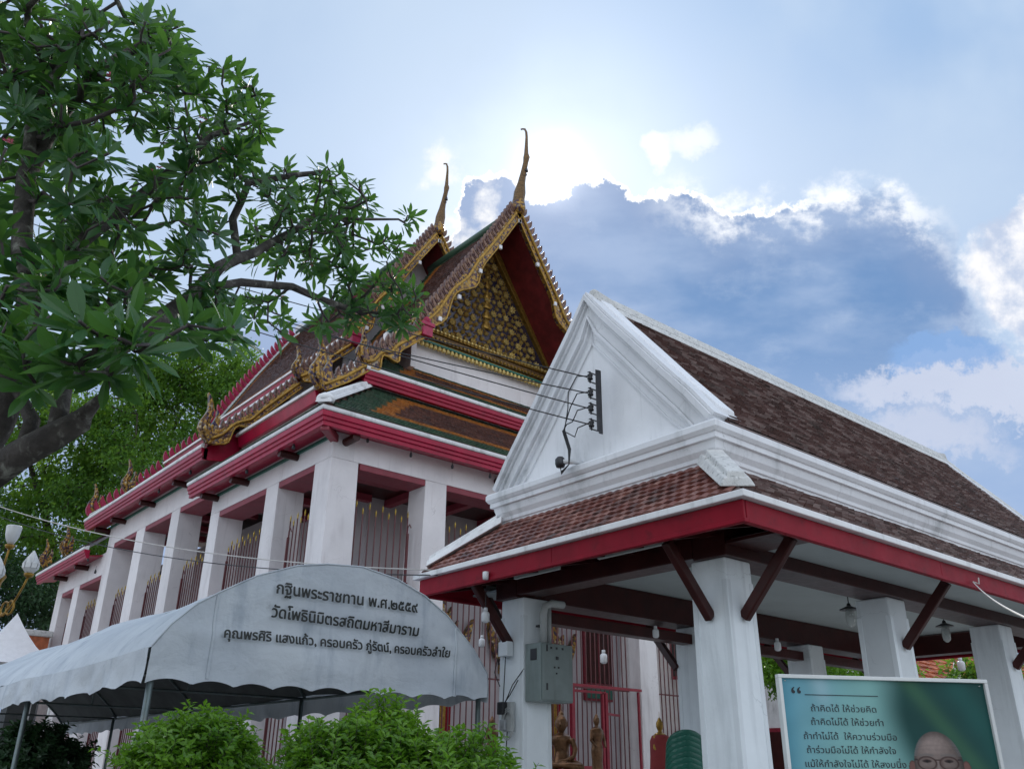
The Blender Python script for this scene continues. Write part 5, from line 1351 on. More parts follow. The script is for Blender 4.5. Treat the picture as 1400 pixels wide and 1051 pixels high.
big_tree(tuple(Vector((at(1390, 1000, d=16).x, at(1390, 1000, d=16).y, 0))), 3, CL((1365, 1030, 16, .5, 14), (1395, 1010, 16, .6, 12)),
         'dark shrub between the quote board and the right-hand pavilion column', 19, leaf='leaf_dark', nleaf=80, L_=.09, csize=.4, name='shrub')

def bush(c, R_, label, seed, leaf='leaf_bush', shoots=900, L_=.055, nl=15, zs=1.):
    rnd = random.Random(seed); c = Vector(c); t_ = thing('clipped_shrub', label, 'shrub', (c.x, c.y, 0)); st = MB(); lf = MB()
    for k in range(7):
        a = k*.9; st.tube([(c.x+.05*cos(a), c.y+.05*sin(a), 0), (c.x+.15*cos(a), c.y+.15*sin(a), c.z*.5), (c.x+.4*R_*cos(a), c.y+.4*R_*sin(a), c.z)], [.03, .022, .012], 6)
    for k in range(shoots):
        v = rvec(rnd)
        lump = 1+.12*noise.noise(v*2.3+Vector((seed, 0, 0)))+.12*noise.noise(v*4.5+Vector((0, seed, 0)))
        stray = rnd.random() < .015
        r = R_*lump*(1.08 if stray else rnd.random()**.16 if rnd.random() < .82 else rnd.random()**.5); p = c+Vector((v.x*r, v.y*r, v.z*r*zs))
        ax = (v+rvec(rnd)*.55+Vector((0, 0, .5))).normalized(); ln = rnd.uniform(.24, .36) if stray else rnd.uniform(.10, .22); q0 = p-ax*ln*.6
        st.tube([q0, p+ax*ln*.4], [.003, .0012], 3, caps=False)
        s_ = ax.cross(Vector((.1, .3, 1))).normalized(); w_ = ax.cross(s_)
        for i in range(nl):
            f = i/nl; a = i*2.4+rnd.uniform(-.4, .4); d = (ax*.55+(s_*cos(a)+w_*sin(a))*.9).normalized()
            simple_leaf(lf, q0+ax*ln*f, d, (ax+rvec(rnd)*.3).normalized(), L_*rnd.uniform(.7, 1.25), L_*.26)
    st.build('stems', M['bark_dark'], t_, kind='stuff'); lf.build('foliage', M[leaf], t_, fixn=False, kind='stuff')
pb1 = at(262, 1050, d=5.3); pb2 = at(500, 1050, d=5.1); pb3 = at(610, 1050, d=5.0)
bush((pb1.x, pb1.y, 1.33), .47, 'rounded bright green shrub below the left end of the tent', 31, shoots=1700, zs=1.22)
bush((pb2.x, pb2.y, 1.18), .60, 'largest bright green shrub, below the middle of the tent front', 32, shoots=2800, zs=1.22)
bush((pb3.x, pb3.y, 1.14), .58, 'lower bright green shrub merging with the right side of the largest one', 33, shoots=1800, zs=1.08)
pb4 = at(40, 1050, d=10.5)
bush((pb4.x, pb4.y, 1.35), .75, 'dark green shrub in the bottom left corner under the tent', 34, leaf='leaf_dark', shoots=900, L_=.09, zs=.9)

# ================================================================== FIXTURES
# insulator rack on the pavilion gable
GX = 6.36
rk = thing('insulator_rack', 'dark steel rack with four spool insulators bolted to the white pavilion gable', 'insulator rack', tuple(at(818, 590, x=GX)))
a = at(817, 508, x=GX); c = at(820, 592, x=GX)
b = MB(); b.bar((GX+.02, a.y-.0, c.z), (GX+.02, a.y, a.z+.02), .05, .015); b.bar((GX-.03, a.y-.025, c.z), (GX-.03, a.y-.025, a.z), .06, .008); b.build('channel', M['metal_dark'], rk)
spz = []
for py in (515, 537, 558, 580):
    p = at(808, py, x=GX-.07); z = p.z; y = a.y+.05; spz.append((y, z))
    b = MB(); b.lathe([(.0, -.034), (.028, -.032), (.033, -.015), (.02, 0), (.033, .015), (.028, .032), (0, .034)], (GX-.07, y, z), 12); b.build('spool', M['black_plastic'], rk, smooth=True)
    b = MB(); b.bar((GX+.02, y-.0, z+.055), (GX-.10, y, z+.055), .02, .006); b.bar((GX+.02, y, z-.055), (GX-.10, y, z-.055), .02, .006); b.bar((GX-.07, y, z-.07), (GX-.07, y, z+.07), .012); b.build('clamp', M['metal_dark'], rk)
# service conduit with elbow
cd = thing('service_conduit', 'grey weatherhead on a short white conduit where the cables enter the gable', 'conduit', tuple(at(785, 632, x=GX)))
p = at(785, 631, x=GX); q = at(766, 632, x=GX-.12)
b = MB(); b.tube([(6.5, p.y-.02, p.z), (GX, p.y, p.z), (q.x, q.y-.04, q.z)], .028, 10); b.build('pipe', M['bulb_white'], cd, smooth=True)
b = MB(); b.lathe([(.0, -.06), (.045, -.055), (.058, -.02), (.058, .03), (.035, .06), (0, .065)], (q.x, q.y, q.z), 12); b.build('weatherhead', M['metal_dark'], cd, smooth=True)
lp = thing('service_cables', 'bundle of black cables looping from the insulators down to the conduit', 'cable', tuple(p))
for i, (y, z) in enumerate(spz):
    b = MB(); e = p.z+.12
    b.tube([(GX-.08, y+.03, z+.02), (GX-.12, y+.16, z+.05-.02*i), (GX-.12, y+.30-.03*i, z-.10), (GX-.10, y+.33+.01*i, (z+e)/2+.1), (GX-.08, p.y+.06+.012*i, e+.25), (GX-.08, p.y-.03+.012*i, e), (GX-.10, p.y-.02, p.z-.06), (GX-.12, p.y+.08, p.z-.12-.01*i), (GX-.14, q.y-.02, q.z-.05)], .0065, 6)
    b.build('cable', M['wire'], lp, smooth=True)

# power lines
def line(name, label, a, b_, sag=.25, r=.012, m_='wire', group=None):
    a = Vector(a); b_ = Vector(b_); n = 28; w = MB()
    w.tube([a.lerp(b_, i/n)-Vector((0, 0, sag*4*(i/n)*(1-i/n))) for i in range(n+1)], r, 5)
    o = w.build(name, M[m_], smooth=True); tag(o, label, 'cable', group)
for i, (px, py, nm) in enumerate(((-260, 190, 'topmost black power line crossing the frangipani to the gable rack'), (-260, 245, 'second black power line from the top running to the gable rack'), (-260, 196, 'third black power line running to the gable rack'), (-260, 228, 'lowest black power line running to the gable rack'))):
    e = at(px, py, d=17); y, z = spz[i]
    line('power_line', nm, e, (GX-.09, y+.02, z), .30, .0075)
e = at(-40, 678, d=16); line('power_line', 'thin pale cable sagging from the left edge to the pavilion eave corner', e, at(594, 779, x=5.8), .28, .008, 'wire_pale')
e = at(-40, 690, d=18); line('power_line', 'thin dark cable just below it, passing in front of the temple columns', e, at(598, 786, x=5.8), .35, .007, 'wire')
a = at(1330, 795, y=EY0-.02); e = at(1420, 852, d=3.2)
line('cord', 'pale cord tied to the crimson eave and running out at the right', a, e, .04, .006, 'wire_pale')
b = MB(); b.tube([a, a+Vector((.05, -.04, -.02)), a+Vector((.09, -.03, .05))], .008, 5); tag(b.build('cord_knot', M['wire_pale']), 'loose knotted end of the pale cord on the crimson eave', 'cord')

# switch box on the left pavilion column
bx = thing('switch_box', 'grey-green electrical switch box with buttons on the left front pavilion column', 'switch box', (6.8, 7.3, 2.27))
b = MB(); b.box(6.56, 7.30, 2.275, 7.04, 7.55, 2.88); b.build('cabinet', M['switch_box'], bx, bevel=.008)
b = MB(); b.box(6.575, 7.288, 2.29, 7.03, 7.299, 2.865); b.build('door', M['switch_box'], bx, bevel=.004)
b = MB(); b.box(6.552, 7.36, 2.70, 6.559, 7.46, 2.82); b.build('socket', M['black_plastic'], bx, bevel=.003)
for dx, dz, w, h in ((.06, .50, .018, .07), (.06, .10, .018, .07), (.12, .53, .022, .022), (.20, .53, .022, .022), (.29, .53, .022, .022), (.20, .42, .035, .035), (.17, .33, .018, .018), (.23, .33, .018, .018), (.20, .27, .016, .016)):
    b = MB(); b.box(6.575+dx, 7.278, 2.29+dz, 6.575+dx+w, 7.287, 2.29+dz+h); b.build('button' if w < .04 and h < .05 else 'hinge', M['black_plastic'], bx, bevel=.003)
pp = thing('conduit_pipe', 'fat grey conduit bending down the column into the switch box', 'conduit', (6.8, 7.5, 2.9))
b = MB(); b.tube([(6.76, 7.47, 2.88), (6.76, 7.47, 3.22), (6.78, 7.46, 3.31), (6.87, 7.45, 3.345), (7.05, 7.45, 3.35)], .042, 12); b.build('pipe', M['pvc_grey'], pp, smooth=True)
b = MB(); b.tube([(6.86, 7.49, 2.88), (6.86, 7.49, 3.33)], .03, 10); b.build('pipe', M['pvc_grey'], pp, smooth=True)
b = MB(); b.box(6.72, 7.505, 3.08, 6.92, 7.555, 3.10); b.build('strap', M['metal_dark'], pp)
jb = thing('junction_box', 'small pale junction box high on the left pavilion column', 'junction box', (6.45, 7.8, 2.75))
b = MB(); b.box(6.44, 7.72, 2.76, 6.528, 7.88, 2.92); b.build('cover', M['plaster_column'], jb, bevel=.008)
br = thing('breaker_box', 'open black breaker and hanging cable coil on the left pavilion column', 'breaker box', (6.45, 7.8, 2.2))
b = MB(); b.box(6.47, 7.68, 1.98, 6.528, 7.84, 2.28); b.build('back_plate', M['pvc_grey'], br, bevel=.005)
b = MB(); b.box(6.40, 7.74, 2.15, 6.469, 7.84, 2.28); b.build('breaker', M['black_plastic'], br, bevel=.01)
b = MB(); b.box(6.43, 7.74, 1.99, 6.469, 7.83, 2.10); b.build('breaker', M['metal_grey'], br, bevel=.01)
b = MB(); b.tube([(6.44, 7.70+.10*cos(t_)*(.8+.02*t_), 2.05+.14*sin(t_)*(.9+.02*t_)) for t_ in [k*.4 for k in range(40)]], .007, 5); b.build('coil', M['pvc_grey'], br, smooth=True)
for k, pts in enumerate(([(6.5, 7.82, 2.76), (6.47, 7.80, 2.5), (6.45, 7.79, 2.28)], [(6.55, 7.56, 2.62), (6.47, 7.66, 2.45), (6.45, 7.75, 2.28)], [(6.50, 7.92, 2.85), (6.46, 7.96, 2.6), (6.49, 7.90, 2.45)], [(6.48, 7.75, 1.98), (6.49, 7.80, 1.5), (6.5, 7.8, .4)], [(6.5, 7.6, 2.5), (6.47, 7.70, 2.35), (6.45, 7.78, 2.26)])):
    b = MB(); b.tube(pts, .006, 5); b.build('loose_wire', M['wire'], br, smooth=True)

# LED jar bulbs and sockets
def bulb(p, k, label, group=None, socket='bulb_white', drop=.0, glass='bulb_white'):
    k *= .8
    p = Vector(p); t_ = thing('hanging_bulb', label, 'light bulb', tuple(p), group)
    b = MB(); b.lathe([(.012*k, .0), (.03*k, -.005*k), (.032*k, -.05*k), (.02*k, -.055*k)], tuple(p), 10); b.build('socket', M[socket], t_, smooth=True)
    b = MB(); b.lathe([(.02*k, -.05*k), (.055*k, -.075*k), (.06*k, -.10*k), (.058*k, -.19*k), (.035*k, -.215*k), (0, -.22*k)], tuple(p), 12); b.build('glass', M[glass], t_, smooth=True)
    if drop: b = MB(); b.tube([p, p+Vector((0, 0, drop))], .005, 5); b.build('cord', M['wire'], t_)
    return t_
bulb(at(664, 830, x=6.05), .95, 'large white jar bulb hanging under the left corner of the pavilion eave', drop=.18)
bulb(at(659, 868, x=8.2), 1.0, 'white bulb hanging in front of the temple grille below the eave bulb', drop=.3)
bulb(at(825, 888, x=11.5), 1.35, 'white bulb hanging in front of the crimson gate', drop=.4)
bulb(at(896, 855, x=8.0), .8, 'white jar bulb on the inner pavilion beam left of the front corner column')
bulb(at(1062, 872, d=11), .9, 'white jar bulb on the inner beam right of the front corner column')
bulb(at(1312, 898, d=16), 1.4, 'white bulb seen in front of the orange roof through the pavilion', drop=.3)
s_ = thing('lamp_socket', 'small white lamp socket fixed on the crimson eave board at its left corner', 'socket', tuple(at(664, 788, x=5.80)))
p = at(664, 788, x=5.79); b = MB(); b.lathe([(.03, -.03), (.034, 0), (.034, .05), (.02, .055)], tuple(p), 10); b.build('socket', M['bulb_white'], s_, smooth=True)
for i, (px, py) in enumerate(((503, 598), (562, 618), (618.5, 634), (670, 647))):
    bulb(at(px, py, y=14.40), .62, 'grey bulb under the temple\'s front eave, '+('leftmost of four', 'second of four from the left', 'third of four from the left', 'rightmost, nearest the pavilion gable')[i], 'bulbs under the temple eaves', 'metal_dark', .12, 'metal_dark')
for i, (px, py) in enumerate(((402, 606), (338, 640), (261, 642), (218, 668), (121, 762), (131, 778))):
    bulb(at(px, py, x=7.32), .72, 'dark bulb under the temple\'s left eaves, '+('nearest the corner', 'second from the corner', 'by the roof step', 'under the middle roof', 'first under the rear roof', 'last under the rear roof')[i], 'bulbs under the temple eaves', 'metal_dark', .10, 'metal_dark')

# enamel lanterns in the pavilion
def lantern(x, y, label, z=3.70):
    t_ = thing('hanging_lantern', label, 'lantern', (x, y, z), 'lanterns under the pavilion ceiling')
    b = MB(); b.tube([(x, y, z+.03), (x, y, z-.07)], .007, 6); b.lathe([(.02, -.07), (.03, -.10), (.02, -.11)], (x, y, z), 8); b.build('stem', M['black_plastic'], t_)
    b = MB(); b.lathe([(.02, -.10), (.05, -.115), (.12, -.145), (.125, -.155), (.05, -.145), (.02, -.14)], (x, y, z), 16); b.build('shade', M['black_plastic'], t_, smooth=True)
    b = MB(); b.lathe([(.045, -.15), (.055, -.18), (.06, -.27), (.05, -.34), (.02, -.37), (0, -.375)], (x, y, z), 14); b.build('glass', M['lamp_glass'], t_, smooth=True)
    b = MB(); b.lathe([(.02, -.15), (.02, -.18), (.028, -.22), (0, -.27)], (x, y, z), 8); b.build('bulb', M['bulb_white'], t_, smooth=True)
p = at(1159, 818, z=3.69); lantern(p.x, p.y, 'dark-capped glass lantern between the front corner column and the second column')
p = at(1289, 842, z=3.69); lantern(p.x, p.y, 'dark-capped glass lantern between the second and third columns')
# strip lights under the gable-end eave
for (pa, pc, lb) in (((701, 789), (768, 776), 'thin fluorescent strip under the eave near the left pavilion column'), ((818, 762), (906, 742), 'thin fluorescent strip under the eave left of the front corner column')):
    a = at(*pa, z=3.50); c = at(*pc, z=3.50); x_ = (a.x+c.x)/2
    t_ = thing('strip_light', lb, 'strip light', (x_, a.y, 3.5)); b = MB(); b.bar((x_, a.y, 3.50), (x_, c.y, 3.50), .035, .04); b.build('tube', M['pvc_grey'], t_, bevel=.006)

# golden street lamp with lotus shades at the left edge
lpx = at(-34, 900, d=7.6); lx, ly = lpx.x, lpx.y
sl_ = thing('street_lamp', 'ornate golden lamp post with white lotus-bud shades at the left edge', 'street lamp', (lx, ly, 0))
b = MB(); b.lathe([(.16, 0), (.16, .3), (.08, .4), (.055, .6), (.05, 2.6), (.07, 2.66), (.05, 2.74), (.06, 3.1), (.09, 3.16), (.05, 3.22)], (lx, ly, 0), 14); b.build('post', M['gold'], sl_, smooth=True)
def lotus(b, p, k=1.):
    b.lathe([(.02*k, 0), (.055*k, .02*k), (.085*k, .08*k), (.09*k, .13*k), (.065*k, .20*k), (.03*k, .26*k), (.0, .30*k)], p, 8)
    for i in range(8):
        a = i*pi/4+.2; c_, s0 = cos(a), sin(a); R = [(.04, .0), (.095, .06), (.10, .12), (.075, .19)]
        for (r0, z0), (r1, z1) in zip(R, R[1:]):
            w0 = .035*(1 if z0 < .1 else .7)*k; w1 = .035*(.9 if z1 < .15 else 0)*k
            b.add([(p[0]+r0*k*c_-w0*s0, p[1]+r0*k*s0+w0*c_, p[2]+z0*k), (p[0]+r0*k*c_+w0*s0, p[1]+r0*k*s0-w0*c_, p[2]+z0*k), (p[0]+r1*k*c_+w1*s0, p[1]+r1*k*s0-w1*c_, p[2]+z1*k), (p[0]+r1*k*c_-w1*s0, p[1]+r1*k*s0+w1*c_, p[2]+z1*k)], [(0, 1, 2, 3)])
tips_ = [(at(40, 783, d=7.5), 'lotus'), (at(14, 744, d=7.7), 'cup'), (at(-8, 792, d=7.2), 'lotus'), (at(-70, 785, d=7.7), 'lotus'), (at(-45, 745, d=7.4), 'cup')]
for tp, kind_ in tips_:
    c_ = Vector((lx, ly, tp.z-.10)); d = tp-c_; d.z = 0
    pts = []
    for i in range(11):
        t_ = i/10; pts.append(Vector((lx, ly, tp.z-.22))+d*t_+Vector((0, 0, -.13*sin(pi*t_)+.19*t_**3)))
    b = MB(); b.tube(pts, [.015-.006*i/10 for i in range(11)], 7)
    m0 = pts[6]
    for sg in (-1, 1):
        b.tube([m0+d.normalized()*sg*(.07*cos(q*.8)-.05)+Vector((0, 0, .06*sin(q*.8)+.03)) for q in range(9)], .010, 5)
    b.lathe([(.02, -.04), (.038, -.025), (.042, -.005), (.02, .0)], tuple(tp), 10); b.build('arm', M['gold'], sl_, smooth=True)
    b = MB()
    if kind_ == 'lotus': lotus(b, tuple(tp), .66)
    else: b.lathe([(.022, .0), (.045, .04), (.058, .08), (.066, .155), (.062, .165), (0, .17)], tuple(tp), 14)
    b.build('lamp_shade', M['bulb_white'], sl_, smooth=(kind_ != 'lotus'))

# lightning rod beside the rear gable peak
p = at(562, 372, y=21.0); t_ = thing('lightning_rod', 'thin lightning rod standing on the temple roof left of the rear peak', 'lightning rod', tuple(p))
b = MB(); b.tube([(p.x, p.y, p.z-.2), (p.x, p.y, p.z+.95)], .014, 5); b.lathe([(.02, 0), (.03, .03), (0, .12)], (p.x, p.y, p.z+.93), 6); b.build('rod', M['metal_dark'], t_)

# ------------------------------------------------------------------ statues
def fused(parts, name, m_, parent, vox=.014):
    """closed pieces grown into one continuous skin"""
    b = MB()
    for f in parts: f(b)
    o = b.build(name, M[m_], parent, smooth=True); md = o.modifiers.new('remesh', 'REMESH'); md.mode = 'VOXEL'; md.voxel_size = vox; md.use_smooth_shade = True
    s_ = o.modifiers.new('smooth', 'SMOOTH'); s_.iterations = 3; s_.factor = .5
    return o
def seated_buddha(p, k, label, m_, rz, robe=None):
    t_ = thing('buddha_statue', label, 'statue', tuple(p)); x, y, z = 0, 0, 0; P = Vector(p)
    R_ = Matrix.Rotation(rz, 3, 'Z'); G = lambda a, b_, c: tuple(P+R_ @ Vector((a*k, b_*k, c*k)))
    def body(b):
        b.lathe([(0, 0), (.17*k, .01*k), (.19*k, .08*k), (.15*k, .20*k), (.13*k, .28*k), (.16*k, .38*k), (.20*k, .48*k), (.19*k, .54*k), (.09*k, .59*k), (.055*k, .62*k), (.055*k, .68*k), (0, .69*k)], G(0, .03, .06), 16, sy=.8)
        b.lathe([(0, 0), (.06*k, .01*k), (.095*k, .07*k), (.105*k, .14*k), (.10*k, .20*k), (.07*k, .26*k), (0, .29*k)], G(0, 0, .68), 16, sy=1.05)
        b.lathe([(0, -.02*k), (.055*k, 0), (.05*k, .05*k), (.02*k, .09*k), (.012*k, .2*k), (0, .21*k)], G(0, .01, .95), 10)
        for s_ in (-1, 1):
            b.tube([G(s_*.08, .02, .10), G(s_*.30, -.06, .10), G(s_*.38, -.14, .08)], [.11*k, .10*k, .07*k], 10)
            b.tube([G(s_*.38, -.14, .08), G(s_*.15, -.24, .11), G(-s_*.12, -.26, .11)], [.075*k, .06*k, .04*k], 10)
            b.tube([G(s_*.19, .02, .56), G(s_*.25, .0, .38), G(s_*.23, -.05, .26)], [.055*k, .05*k, .042*k], 8)
            b.lathe([(0, -.05*k), (.018*k, -.03*k), (.02*k, .05*k), (0, .06*k)], G(s_*.105, .01, .80), 6)
        b.tube([G(.23, -.05, .26), G(.10, -.20, .19), G(-.02, -.23, .18)], [.042*k, .036*k, .03*k], 8)
        b.tube([G(-.23, -.05, .26), G(-.28, -.16, .18), G(-.27, -.24, .07)], [.042*k, .036*k, .028*k], 8)
        b.tube([G(0, -.11, .82), G(0, -.125, .79), G(0, -.10, .77)], [.012*k, .02*k, .01*k], 6)
        for q in range(4): b.tube([G(-.275+.018*q, -.24, .09), G(-.275+.018*q, -.275, .02)], .009*k, 5)
    fused([body], 'figure', m_, t_, .013*k)
    b = MB(); b.lathe([(.42*k, -.14*k), (.45*k, -.12*k), (.38*k, -.07*k), (.43*k, -.02*k), (.42*k, .03*k), (.3*k, .035*k)], G(0, -.04, 0), 18, sy=.75); b.build('lotus_base', M[m_], t_, smooth=True)
    return t_
bp_ = at(768, 1051, d=12.2)
def plinth(p, w, h, label):
    t_ = thing('plinth', label, 'plinth', (p[0], p[1], 0)); b = MB(); b.box(p[0]-w, p[1]-w, 0, p[0]+w, p[1]+w, h); b.build('block', M['stone_base'], t_, bevel=.01)
seated_buddha((bp_.x, bp_.y, 1.58), .78, 'dark bronze seated Buddha statue beside the left front pavilion column', 'bronze', -.9)
plinth((bp_.x, bp_.y), .42, 1.46, 'low stone plinth under the bronze seated Buddha')
def standing(p, h, label, m_, robe=None):
    t_ = thing('buddha_statue', label, 'statue', tuple(p)); P = Vector(p); k = h
    def body(b):
        b.lathe([(0, 0), (.13*k, .0), (.11*k, .1*k), (.10*k, .3*k), (.115*k, .45*k), (.095*k, .58*k), (.12*k, .70*k), (.10*k, .78*k), (.035*k, .81*k), (.03*k, .84*k), (0, .845*k)], tuple(P), 14, sy=.7)
        b.lathe([(0, 0), (.035*k, .005*k), (.052*k, .05*k), (.05*k, .10*k), (.03*k, .13*k), (.025*k, .15*k), (.008*k, .17*k), (.005*k, .25*k), (0, .255*k)], tuple(P+Vector((0, 0, .83*k))), 12)
        for s_ in (-1, 1): b.tube([P+Vector((s_*.11*k, 0, .76*k)), P+Vector((s_*.15*k, -.02*k, .6*k)), P+Vector((s_*.10*k, -.09*k, .5*k))], [.03*k, .026*k, .02*k], 8)
    fused([body], 'figure', m_, t_, .011*k)
    return t_
sp_ = at(817, 1045, d=13.0); standing((sp_.x, sp_.y, 1.45), .95, 'slim dark standing statue behind the crimson gate', 'bronze'); plinth((sp_.x, sp_.y), .25, 1.44, 'stone plinth under the slim standing statue')
gp = at(905, 1051, d=12.0); t_ = standing((gp.x, gp.y, 1.30), 1.0, 'golden-headed Buddha statue draped in dark red cloth near the green chairs', 'gold')
b = MB(); b.lathe([(.19, -.02), (.19, .25), (.17, .5), (.165, .70), (.13, .77), (.04, .80)], (gp.x, gp.y, 1.29), 16, sy=.8); b.build('robe', M['red_cloth'], t_, smooth=True)
plinth((gp.x, gp.y), .25, 1.28, 'stone plinth under the golden-headed Buddha')
kp_ = at(672, 1035, d=13); standing((kp_.x, kp_.y, 1.55), .8, 'small dark standing statue between the tent corner and the pavilion column', 'bronze'); plinth((kp_.x, kp_.y), .2, 1.54, 'stone plinth under the small dark statue')

# ------------------------------------------------------------------ stack of green plastic chairs in the pavilion
cp_ = at(925, 1040, d=8.8)
def chair_meshes():
    S = {}
    b = MB(); b.hexa([(-.20, -.20, .40), (.20, -.20, .40), (.19, .20, .41), (-.19, .20, .41)], [(-.20, -.20, .42), (.20, -.20, .42), (.19, .20, .43), (-.19, .20, .43)]); S['seat'] = b.mesh('seat', [M['plastic_green']])
    b = MB(); n = 10
    def row(z): 
        w = .20 if z < .70 else .20*sqrt(max(.02, 1-((z-.70)/.15)**2)); return w, .19+.14*(z-.43)/.42
    zs = [.43, .50, .56, .62, .68, .72, .76, .79, .815, .835, .847]
    for i in range(len(zs)-1):
        z0, z1 = zs[i], zs[i+1]; w0, y0 = row(z0); w1, y1 = row(z1)
        for k in range(8):
            if i in (1, 2, 3) and k in (2, 5): continue
            f0, f1 = -1+k/4, -1+(k+1)/4; cv = lambda f: .03*f*f
            b.hexa([(w0*f0, y0-cv(f0), z0), (w0*f1, y0-cv(f1), z0), (w1*f1, y1-cv(f1), z1), (w1*f0, y1-cv(f0), z1)], [(w0*f0, y0+.012-cv(f0), z0), (w0*f1, y0+.012-cv(f1), z0), (w1*f1, y1+.012-cv(f1), z1), (w1*f0, y1+.012-cv(f0), z1)])
    S['backrest'] = b.mesh('backrest', [M['plastic_green']])
    b = MB(); b.hexa([(-.022, -.022, 0), (.022, -.022, 0), (.022, .022, 0), (-.022, .022, 0)], [(-.03, -.03, .41), (.03, -.03, .41), (.03, .03, .41), (-.03, .03, .41)]); S['leg'] = b.mesh('leg', [M['plastic_green']])
    return S
CS = chair_meshes()
NCH = 18
for i in range(NCH):
    z = .29+i*.05; lab = 'green plastic chair, topmost of the stack in the pavilion' if i == NCH-1 else 'green plastic chair nested under others in the tall stack in the pavilion'
    c_ = thing('plastic_chair', lab, 'chair', (cp_.x+.002*i, cp_.y, z), 'stack of green plastic chairs', rz=2.55+.01*(i % 3))
    for nm, me_, lc in [('seat', CS['seat'], (0, 0, 0)), ('backrest', CS['backrest'], (0, 0, 0))]+[('leg', CS['leg'], (sx*.19, sy*.19, 0)) for sx in (-1, 1) for sy in (-1, 1)]:
        o = bpy.data.objects.new(nm, me_); COL.objects.link(o); o.parent = c_; o.location = lc

# ------------------------------------------------------------------ background buildings
def house(x0, y0, x1, y1, h, rh, label, wallm, roofm, win=True, name='house', ax='x'):
    t_ = thing(name, label, 'building', ((x0+x1)/2, (y0+y1)/2, 0)); b = MB(); b.box(x0, y0, 0, x1, y1, h); b.build('wall', M[wallm], t_)
    ym = (y0+y1)/2; b = MB(); b.prism([(y0-.5, h-.15), (y1+.5, h-.15), (ym, h+rh)], 'x', x0-.4, x1+.4); b.build('roof_frame', M['plaster_inner'], t_)
    tl = MB(); L_ = x1-x0+.9; n_ = int(L_/.25)
    for s_ in (-1, 1):
        yy = ym+s_*((y1-y0)/2+.55); nr_ = int(sqrt(((y1-y0)/2+.55)**2+rh*rh)/.25); tile_patch(tl, (x0-.45, yy, h-.16), (L_/n_, 0, 0), Vector((0, -s_*((y1-y0)/2+.55), rh+.2))/nr_, n_, nr_, th=.03, lift=.02, bump=.02)
    tl.build('tiles', M[roofm], t_, kind='stuff', fixn=False)
    if win:
        for fl_ in range(int(h//3)):
            z = 1.2+3*fl_
            for k in range(int((x1-x0)/2.4)):
                xx = x0+.8+k*2.4; f = MB(); f.box(xx-.06, y0-.06, z-.06, xx+1.26, y0+.02, z+1.5); fo = f.build('window', M['gate_red'], t_)
                for q in range(2):
                    pn = MB(); pn.box(xx+.03+q*.6, y0-.075, z+.03, xx+.57+q*.6, y0-.065, z+1.40); pn.build('shutter', M['dark_interior'] if (k+q) % 3 else M['paint_maroon'], fo)
            for k in range(int((y1-y0)/2.4)):
                yy = y0+.8+k*2.4; f = MB(); f.box(x0-.06, yy-.06, z-.06, x0+.02, yy+1.26, z+1.5); fo = f.build('window', M['gate_red'], t_)
                for q in range(2):
                    pn = MB(); pn.box(x0-.075, yy+.03+q*.6, z+.03, x0-.065, yy+.57+q*.6, z+1.40); pn.build('shutter', M['dark_interior'] if (k+q) % 3 else M['paint_maroon'], fo)
    return t_
tilemat('tile_orange', [(.36, .085, .03), (.46, .12, .045), (.55, .17, .07), (.30, .07, .03)], .6, mamt=.5)
house(21.5, 13.5, 25.5, 21, 6.2, 3.2, 'white monastery building with crimson shutters right of the temple', 'plaster_white', 'tile_orange')
hp = at(1290, 960, d=30); house(hp.x-3, hp.y-2.5, hp.x+9, hp.y+5, 2.6, 3.6, 'low building with orange tiled roof seen through the pavilion', 'plaster_white', 'tile_orange', win=False)
house(30, -4, 44, 1, 3.2, 2.4, 'low white building with orange roof far behind the right pavilion columns', 'plaster_white', 'tile_orange')
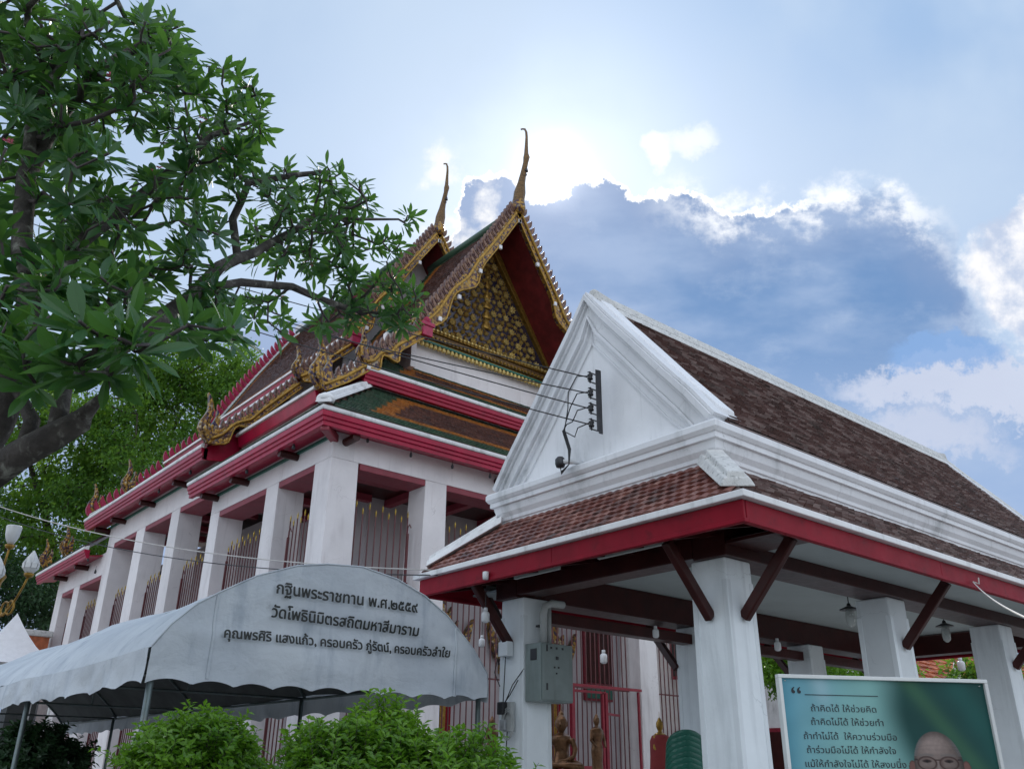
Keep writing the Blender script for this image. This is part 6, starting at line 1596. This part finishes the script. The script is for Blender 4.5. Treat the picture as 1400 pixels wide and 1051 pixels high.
# white canopy and brick pier at the far left
wp = at(30, 900, d=27)
wt = thing('white_canopy', 'small white peaked canopy beyond the tent at the left edge', 'canopy', (wp.x, wp.y, 0))
pk = at(24, 838, d=26); s_ = 1.15
b = MB(); cs_ = [(pk.x-s_, pk.y-s_), (pk.x+s_, pk.y-s_), (pk.x+s_, pk.y+s_), (pk.x-s_, pk.y+s_)]; nn_ = 6
for k in range(4):
    A0 = Vector((*cs_[k], pk.z-1.5)); B0 = Vector((*cs_[(k+1) % 4], pk.z-1.5)); b0 = len(b.v)
    for i in range(nn_+1):
        for j in range(nn_+1):
            t_ = i/nn_; e = A0.lerp(B0, j/nn_); p = e.lerp(pk, t_); p.z -= .35*sin(pi*t_)*.6; b.v.append(tuple(p))
    for i in range(nn_):
        for j in range(nn_): a = b0+i*(nn_+1)+j; b.f.append((a, a+1, a+nn_+2, a+nn_+1)); b.mi.append(0)
b.build('roof', M['lamp_white'], wt, smooth=True)
for cx, cy in cs_: b = MB(); b.tube([(cx, cy, 0), (cx, cy, pk.z-1.5)], .04, 8); b.build('pole', M['frame_white'], wt)
qp = at(47, 872, d=29); pr_ = thing('brick_pier', 'orange brick pier with mossy grey cap next to the white canopy', 'pier', (qp.x, qp.y, 0))
b = MB(); b.box(qp.x-.38, qp.y-.38, qp.z-1.0, qp.x+.38, qp.y+.38, qp.z+.02); b.build('brickwork', M['brick_orange'], pr_)
b = MB(); b.box(qp.x-.42, qp.y-.42, 0, qp.x+.42, qp.y+.42, qp.z-1.002); b.build('base', M['dark_interior'], pr_)
b = MB(); b.box(qp.x-.46, qp.y-.46, qp.z+.022, qp.x+.46, qp.y+.46, qp.z+.22); b.build('cap', M['plaster_mossy'], pr_, bevel=.05)
# white stupa tips above the quote board
for i, (px, py) in enumerate(((1307, 922), (1333, 925))):
    p = at(px, py, d=24); t_ = thing('stupa_spire', ('taller left', 'shorter right')[i]+' of two small white stupa spires just above the quote board', 'stupa', (p.x, p.y, 0))
    b = MB(); b.lathe([(.9, 0), (.9, .8), (.7, 1.0), (.7, 1.6), (.5, 2.2), (.28, p.z-.6), (.22, p.z-.35), (.1, p.z), (0, p.z+.35-.12*i)], (p.x, p.y, 0), 14); b.build('spire', M['plaster_white'], t_, smooth=True)
